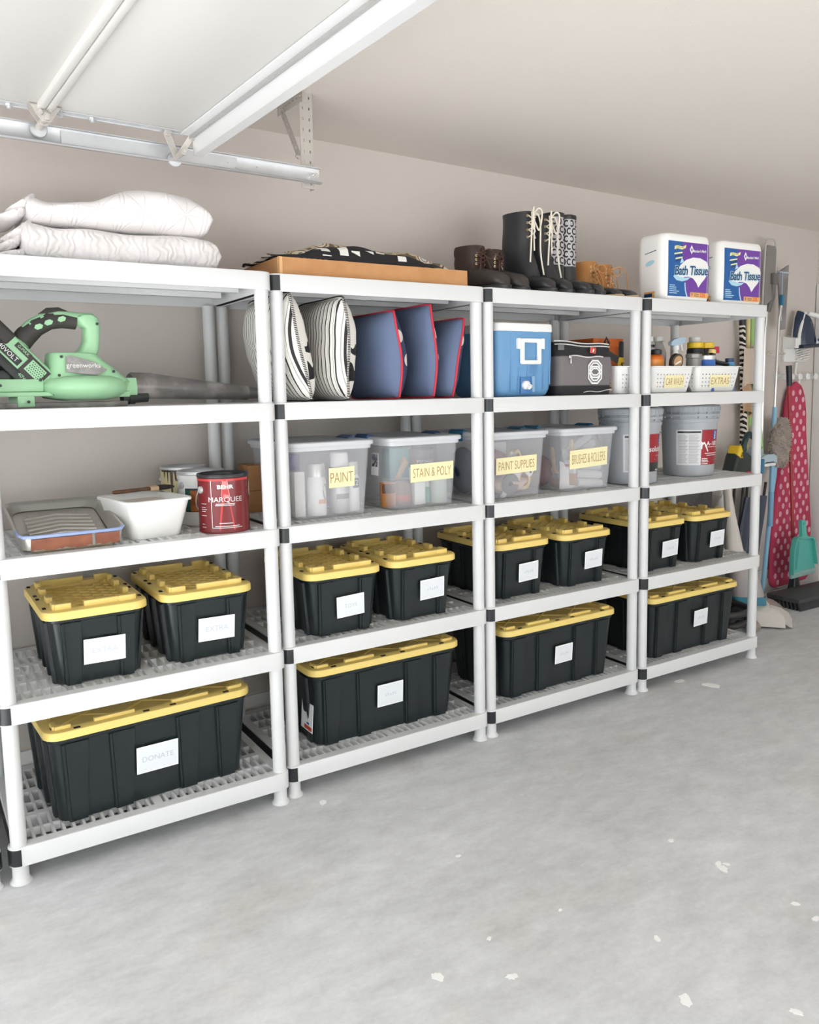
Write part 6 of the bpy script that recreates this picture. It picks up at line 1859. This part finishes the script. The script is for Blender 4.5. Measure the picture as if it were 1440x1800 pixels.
# ironing board with polka dots
ib = wthing('ironing_board', 'pink ironing board with pale polka dots hung nose up on the wall', 'ironing board', 5.235, .035, .03)
def half(z):
    k = z / 1.46
    if k > .78: return .135 * math.sqrt(max(0, 1 - ((k - .78) / .22) ** 2.2)) + .0
    e = math.sqrt(max(0, 1 - max(0, (.06 - k) / .06) ** 2)) if k < .06 else 1
    return (.135 + .115 * min(1, (.78 - k) / .5)) * (.82 + .18 * e if k < .06 else 1)
Z_ = [1.46 * i / 60 for i in range(61)]
pl = [(half(z) if z < 1.459 else .004, z) for z in Z_]
out = pl + [(-x, z) for x, z in reversed(pl)]
bd = MB()
FM = FRONT
def off_poly(s): return [(x * s, .73 + (z - .73) * (1 - (1 - s) * .35)) for x, z in out]
bd.loft([[tuple(FM @ Vector((x, z, h))) for x, z in off_poly(s)] for s, h in ((.96, -.012), (1, -.006), (1, .012), (.97, .02))])
fix_normals(bd).obj('padded_cover', mat('raspberry_cotton', srgb(196, 66, 96), .8, bump=(14, .1)), ib, smooth=50)
dots = MB()
row = 0
z = .03
while z < 1.45:
    for c in range(-4, 5):
        x = c * .088 + (.044 if row % 2 else 0) + .012 * math.sin(row * .9)
        zz = z + .006 * math.sin(c * 2 + row)
        if abs(x) < half(zz) - .018 and .03 < zz < 1.43:
            dots.add([(x + .0175 * math.cos(2 * PI * k / 12), -.0212, zz + .0205 * math.sin(2 * PI * k / 12)) for k in range(12)], [tuple(range(12))])
    z += .05; row += 1
dots.obj('polka_dots', mat('pale_pink_print', srgb(232, 176, 192), .8), ib, smooth=0)['kind'] = 'stuff'
lg = MB()
for s in (-1, 1):
    lg.tube([(s * .16, .012, .1), (s * .16, .012, .0), (s * .1, .012, -.02)], .009, 8)
lg.obj('folded_legs', M['galv'], ib)

# teal dustpan hanging on the broom
dp = wthing('dustpan', 'teal dustpan with grey lip hanging in front of the ironing board', 'dustpan', 5.05, .22, .14)
TE = mat('teal_plastic', srgb(92, 186, 172), .42)
TD = mat('dark_teal_plastic', srgb(60, 160, 152), .42)
P0 = [(-.12, .03), (.2, .03), (.195, .07), (.15, .25), (.12, .272), (-.06, .29), (-.09, .28), (-.118, .2)]
mb = MB().prism(P0, -.004, .004, FRONT)
for (xa, za), (xb, zb_) in ((P0[7], P0[0]), (P0[6], P0[7]), (P0[5], P0[6]), (P0[4], P0[5]), (P0[3], P0[4]), (P0[2], P0[3])):
    d_ = Vector((xb - xa, zb_ - za)).normalized()
    mb.loft([[(x, y, z) for x, y, z in ((xa, y, za), (xb, y, zb_), (xb - d_.y * .012, y, zb_ + d_.x * .012), (xa - d_.y * .012, y, za + d_.x * .012))] for y in (0, -.03)])
fix_normals(mb).obj('pan', TE, dp)
MB().prism([(-.095, .06), (-.055, .06), (-.03, .25), (-.08, .27)], 0, .012, Matrix.Translation((0, -.004, 0)) @ FRONT).obj('pan_slope', TD, dp)
MB().bb((-.115, -.014, .0), (.2, .006, .04), .004).obj('rubber_lip', mat('grey_teal_lip', srgb(150, 184, 180), .5), dp)
hd = MB()
hd.loft([[(x, -.016 + .5 * w_ * s * .4, z) if False else (x + a * w_, -.012 + c * .012, z) for a, c in ((-1, -1), (1, -1), (1, 1), (-1, 1))] for x, w_, z, s in ((.02, .05, .27, 1), (.012, .03, .3, 1), (.0, .026, .38, 1), (-.005, .024, .4, 1))])
fix_normals(hd).obj('pan_handle', TE, dp)
MB().cyl((-.004, -.026, .375), (-.004, .004, .375), .009, n=12).obj('hanging_hole', TD, dp)

# iron in its wall holder
h = wthing('iron_holder', 'white wall holder for the iron with wound cord below', 'iron holder', 5.26, 0, 1.63)
MB().bb((-.15, -.02, .0), (.16, 0, .1), .006).loft([[(x, y, z) for y, z in ((-.1, .09), (-.004, .09), (-.004, .19 - abs(x) * .1), (-.1, .17 - abs(x) * .1))] for x in (-.15, -.03)]).obj('holder_body', WHP, h)
c = MB()
for k in range(5):
    z = .015 + .017 * k
    c.tube(smooth_path([(-.01, -.03, z), (.05, -.045, z + .012), (.12, -.04, z - .004), (.15, -.03, z + .01), (.1, -.055, z + .008), (.02, -.05, z - .006)]), .006, 6)
c.obj('wound_cord', mat('cord_white', srgb(238, 234, 228), .6), h)
ir = wthing('clothes_iron', 'dark blue and white steam iron standing in the white wall holder', 'iron', 5.275, .06, 1.735, (0, -.06, 0))
S0 = [(-.11, -.0), (.08, .0), (.09, .03), (.06, .11), (.01, .2), (-.03, .245), (-.05, .25), (-.08, .2), (-.105, .1)]
MB().prism([(x * 1.0, z) for x, z in S0], -.004, .004, Matrix.Translation((-.02, .005, 0)) @ FRONT).obj('soleplate', CHR, ir)
MB().loft([[(x * k - .012 + sx, y, z * k2 + .01) for x, z in S0] for y, k, k2, sx in ((.0, .94, .97, 0), (-.03, .88, .92, .004), (-.06, .66, .8, .014), (-.07, .5, .7, .02))]).obj('iron_body', mat('navy_iron', srgb(30, 48, 74), .25, coat=.3), ir, smooth=50)
MB().tube(smooth_path([(.08, -.05, .02), (.1, -.1, .09), (.06, -.115, .16), (.02, -.1, .2), (-.02, -.055, .225)]), [.016] * 25, 12).obj('iron_handle', WHP, ir, smooth=60)
MB().tube(smooth_path([(.07, -.082, .03), (.1, -.108, .1), (.06, -.124, .16)]), .012, 10).obj('handle_grip', mat('navy_grip', srgb(40, 44, 62), .5), ir, smooth=60)
MB().tube(smooth_path([(-.115, -.03, .01), (-.09, -.035, .12), (-.045, -.035, .21), (-.03, -.036, .235)]), .011, 10).obj('white_trim', WHP, ir, smooth=60)
MB().bb((-.12, -.075, -.012), (.1, -.0, .014), .006).obj('heel_rest', mat('navy_heel', srgb(34, 42, 60), .4), ir)

# hanging cloth bag, zebra ribbon, poles behind the right post
def drape(x0, x1, z0, z1, y0, folds, ph, flare=.0):
    def fn(u, v):
        k = 1 - v
        x = x0 + (x1 - x0) * u; mid = (x0 + x1) / 2
        x = mid + (x - mid) * (1 + flare * k)
        return (x, y0 - .03 * math.sin(PI * u) - .012 * math.sin(folds * 2 * PI * u + ph + 1.2 * v) * (.3 + k), z0 + (z1 - z0) * v + .02 * math.sin(u * 5) * (1 - v))
    return MB().grid(fn, 26, 16)
cb = wthing('cloth_bag', 'beige cloth bag hanging from the clip rail behind the right post', 'bag', 4.6, .07, 1.3)
drape(-.085, .075, .16, .41, -.02, 2.5, .4, .2).obj('bag_front', mat('beige_cotton', srgb(206, 190, 174), .9, bump=(60, .2)), cb, smooth=80)
drape(-.06, .04, -.02, .2, .0, 2.0, 1.4, .1).obj('bag_lower_cloth', mat('tan_cotton', srgb(186, 154, 124), .9), cb, smooth=80)
MB().tube([(-.02, -.03, .4), (.0, -.02, .44), (.02, -.03, .4)], .006, 8).obj('bag_tie', mat('beige_tie', srgb(196, 178, 160), .9), cb)
def zeb2(c, f, colour, N, L, tc):
    n = N.new('ShaderNodeTexNoise'); n.inputs['Scale'].default_value = 18
    L.new(tc.outputs['Object'], n.inputs['Vector'])
    v = f('SINE', f('ADD', f('MULTIPLY', c['z'], 190), f('ADD', f('MULTIPLY', c['x'], 90), f('MULTIPLY', n.outputs['Fac'], 9))))
    colour(f('GREATER_THAN', v, 0.0), srgb(232, 226, 218), srgb(34, 30, 30))
zr = wthing('zebra_pole', 'zebra striped mop handle standing behind the right post', 'mop', 4.56, .06, .88)
MB().tube([(.03, 0, 0), (.02, 0, .45), (-.02, 0, .98)], [.024, .022, .02], 14).obj('pole_cover', axis_material('zebra_sleeve', zeb2), zr)
MB().tube([(-.02, 0, .98), (-.022, 0, 1.06)], .021, 14).obj('black_end', BLK, zr)
MB().ball((.045, -.02, .02), .03, 14, 9).obj('red_tip', mat('red_tip', srgb(206, 60, 70), .5), zr)
yp = wthing('broom_pole', 'pale yellow wooden pole behind the right post', 'broom', 4.625, .05, .7)
MB().tube([(.01, 0, 0), (-.005, 0, 1.3)], .014, 12).obj('pole', mat('pale_yellow_wood', srgb(222, 206, 150), .5), yp)
gp = wthing('green_pole', 'light green mop handle behind the right post', 'mop', 4.665, .05, 1.2)
MB().tube([(0, 0, 0), (0, 0, .8)], [.016, .02], 12).obj('pole', mat('leaf_green_plastic', srgb(152, 190, 120), .45), gp)
# string trimmer / hand tool
tt = wthing('hand_vacuum', 'dark green and black hand vacuum with yellow cap, hung behind the shelf post', 'vacuum', 4.4, .16, .92)
MB().loft([[(x, y, z) for x, y in rrect(a, .1, .03, 4, cx, 0)] for a, cx, z in ((.28, .0, .0), (.26, .01, .05), (.16, -.02, .1), (.08, -.04, .13))]).obj('vacuum_body', mat('black_green_plastic', srgb(36, 46, 44), .45), tt, smooth=50)
MB().tube(smooth_path([(.0, -.02, .1), (.0, -.03, .18), (.04, -.03, .235), (.1, -.03, .215), (.17, -.03, .14)]), .019, 12).obj('vacuum_handle', mat('dark_green_plastic', srgb(34, 62, 62), .45), tt, smooth=60)
MB().loft([[(x, y, z) for x, y in rrect(a, .09, .02, 4, -.055, -.005)] for a, z in ((.075, .09), (.06, .13), (.03, .17))]).obj('yellow_cap', YEL, tt)
MB().ball((.12, -.03, .11), (.06, .05, .045), 16, 10).obj('pale_motor', mat('pale_blue_grey_plastic', srgb(152, 170, 182), .4), tt)

# folded camping chairs leaning in the corner behind the totes
for k, (lb, dx) in enumerate((('black folded camp chair leaning behind the right totes, left one', -.02), ('black folded camp chair leaning behind the right totes, right one', .12))):
    cc = wthing('folded_chair', lb, 'chair', 4.33 + dx, .17, 0, (0, .12, 0), 'folded camp chairs')
    fr = MB()
    for j, (x, a) in enumerate(((-.05, -.02), (-.02, .0), (.01, .02), (.04, .05))):
        fr.tube([(x, -.02 * (j % 2), .02), (x + a, -.03 * (j % 2), .85)], .0095, 8)
    fr.obj('chair_frame', BLK, cc)
    MB().grid(lambda u, v: (-.06 + .12 * u + .05 * v, -.03 - .025 * math.sin(u * 9 + v), .36 + .4 * v), 12, 12).obj('chair_fabric', mat('slate_fabric', srgb(76, 82, 94), .85), cc, smooth=80)
fp = wthing('leaning_board', 'white folding panel standing behind the right shelf post', 'panel', 4.63, .1, .0, (0, .06, 0))
MB().bb((-.05, -.012, .3), (.06, .012, .84), .004).obj('panel_sheet', mat('off_white_board', srgb(222, 220, 214), .6), fp)
MB().bb((-.05, -.014, .0), (-.03, .01, .3), .003).bb((.04, -.014, .0), (.06, .01, .3), .003).obj('panel_legs', M['galv'], fp)
gp = wthing('wall_panel', 'dark grey board leaning on the wall behind the right totes', 'board', 4.06, .03, .0, (.02, 0, 0))
MB().bb((-.23, -.012, 0), (.2, .0, .83), .003).obj('board_sheet', mat('dark_speckled_board', srgb(86, 82, 84), .6, var=(60, srgb(120, 116, 116), .6, .75)), gp)
MB().bb((-.23, -.015, .79), (.2, .002, .83), .002).obj('board_edge', mat('board_edge', srgb(110, 106, 104), .6), gp)
pj = wthing('white_jug', 'white plastic jug at the wall beside the dark board', 'jug', 4.33, .1, .0)
MB().loft([[(x, y, z) for x, y in rrect(a, a * .8, .03, 4)] for a, z in ((.1, 0), (.11, .02), (.11, .68), (.08, .75), (.05, .78), (.05, .82))]).obj('jug_body', WHP, pj, smooth=50)

# carpet cleaner
v = thing('carpet_cleaner', 'beige upright carpet cleaner with teal band and clear nozzle, by the right shelf foot', 'vacuum cleaner', (4.25, .44, 0), (0, 0, -.75))
BE, GYP = mat('beige_plastic_body', srgb(214, 208, 200), .4), mat('grey_tank', srgb(168, 160, 158), .3)
def xs(pts): return pts
MB().loft([[(x, y, z) for y, z in ((-w_, z0), (w_, z0), (w_ * .96, z1 * .7), (w_ * .6, z1), (-w_ * .6, z1), (-w_ * .96, z1 * .7))] for x, w_, z0, z1 in ((-.16, .11, .02, .13), (-.05, .13, .015, .15), (.06, .135, .012, .14), (.11, .14, .01, .12), (.14, .14, .01, .08))]).obj('base', BE, v, smooth=40)
MB().loft([[(x, y, z) for y, z in ((-w_, z0), (w_, z0), (w_ * .8, z1), (-w_ * .8, z1))] for x, w_, z0, z1 in ((.06, .115, .1, .14), (.12, .125, .05, .125), (.165, .128, .012, .095), (.185, .125, .008, .06), (.19, .115, .006, .03))]).obj('clear_nozzle', mat('smoky_clear', srgb(206, 198, 190), .15, alpha=.7), v, smooth=40)
MB().loft([[(x, y, z) for x, y in rrect(a, b_, .04, 4, cx, 0)] for a, b_, cx, z in ((.2, .26, -.06, .14), (.2, .26, -.065, .19))]).obj('teal_band', mat('teal_band_plastic', srgb(60, 130, 150), .4), v)
MB().loft([[(x, y, z) for x, y in rrect(a, b_, .05, 5, cx, 0)] for a, b_, cx, z in ((.19, .25, -.065, .19), (.18, .235, -.085, .28), (.14, .2, -.11, .38), (.1, .15, -.13, .46))]).obj('recovery_tank', GYP, v, smooth=50)
MB().loft([[(x, y, z) for x, y in rrect(a, b_, .03, 4, cx, 0)] for a, b_, cx, z in ((.1, .14, -.14, .46), (.06, .08, -.17, .7), (.04, .05, -.2, .95))]).obj('upright', BE, v, smooth=50)
MB().loft([[(x, y, z) for y, z in ((-.006, 0), (.006, 0), (.006, .06), (-.006, .06))] for x in (.09, .13)]).obj('red_mark', mat('dark_red_mark', srgb(130, 60, 60), .5), v, (.0, 0, .085), (0, .55, 0))
for s in (-1, 1):
    MB().lathe([(.07, -.015), (.075, -.01), (.075, .01), (.07, .015)], M=Matrix.Translation((-.12, s * .125, .075)) @ Matrix.Rotation(PI / 2, 4, 'X'), n=24).obj('wheel', BLK, v)
# coiled black hose on the floor behind the large tote
hz = thing('coiled_hose', 'black hose coiled on the floor between the right tote and the carpet cleaner', 'hose', (3.93, .42, 0))
pts = []
for i in range(40):
    a = i * .42
    pts.append((.13 * math.cos(a) + .02 * math.sin(i), .12 * math.sin(a), .03 + i * .0042))
MB().tube(pts, .02, 10).obj('hose', mat('black_hose', srgb(52, 50, 50), .5), hz, smooth=60)
MB().tube([(.1, -.09, .02), (.16, -.1, .03), (.2, -.05, .04)], [.026, .024, .02], 12).obj('hose_end', mat('grey_hose_end', srgb(160, 150, 142), .4), hz, smooth=60)

# dried paint spots on the concrete
for k, (x, y, r) in enumerate(SPOTS):
    spot(x, y, r, 1.5, .3 + k, k).obj('paint_spot', M['spot'], floor, smooth=0)
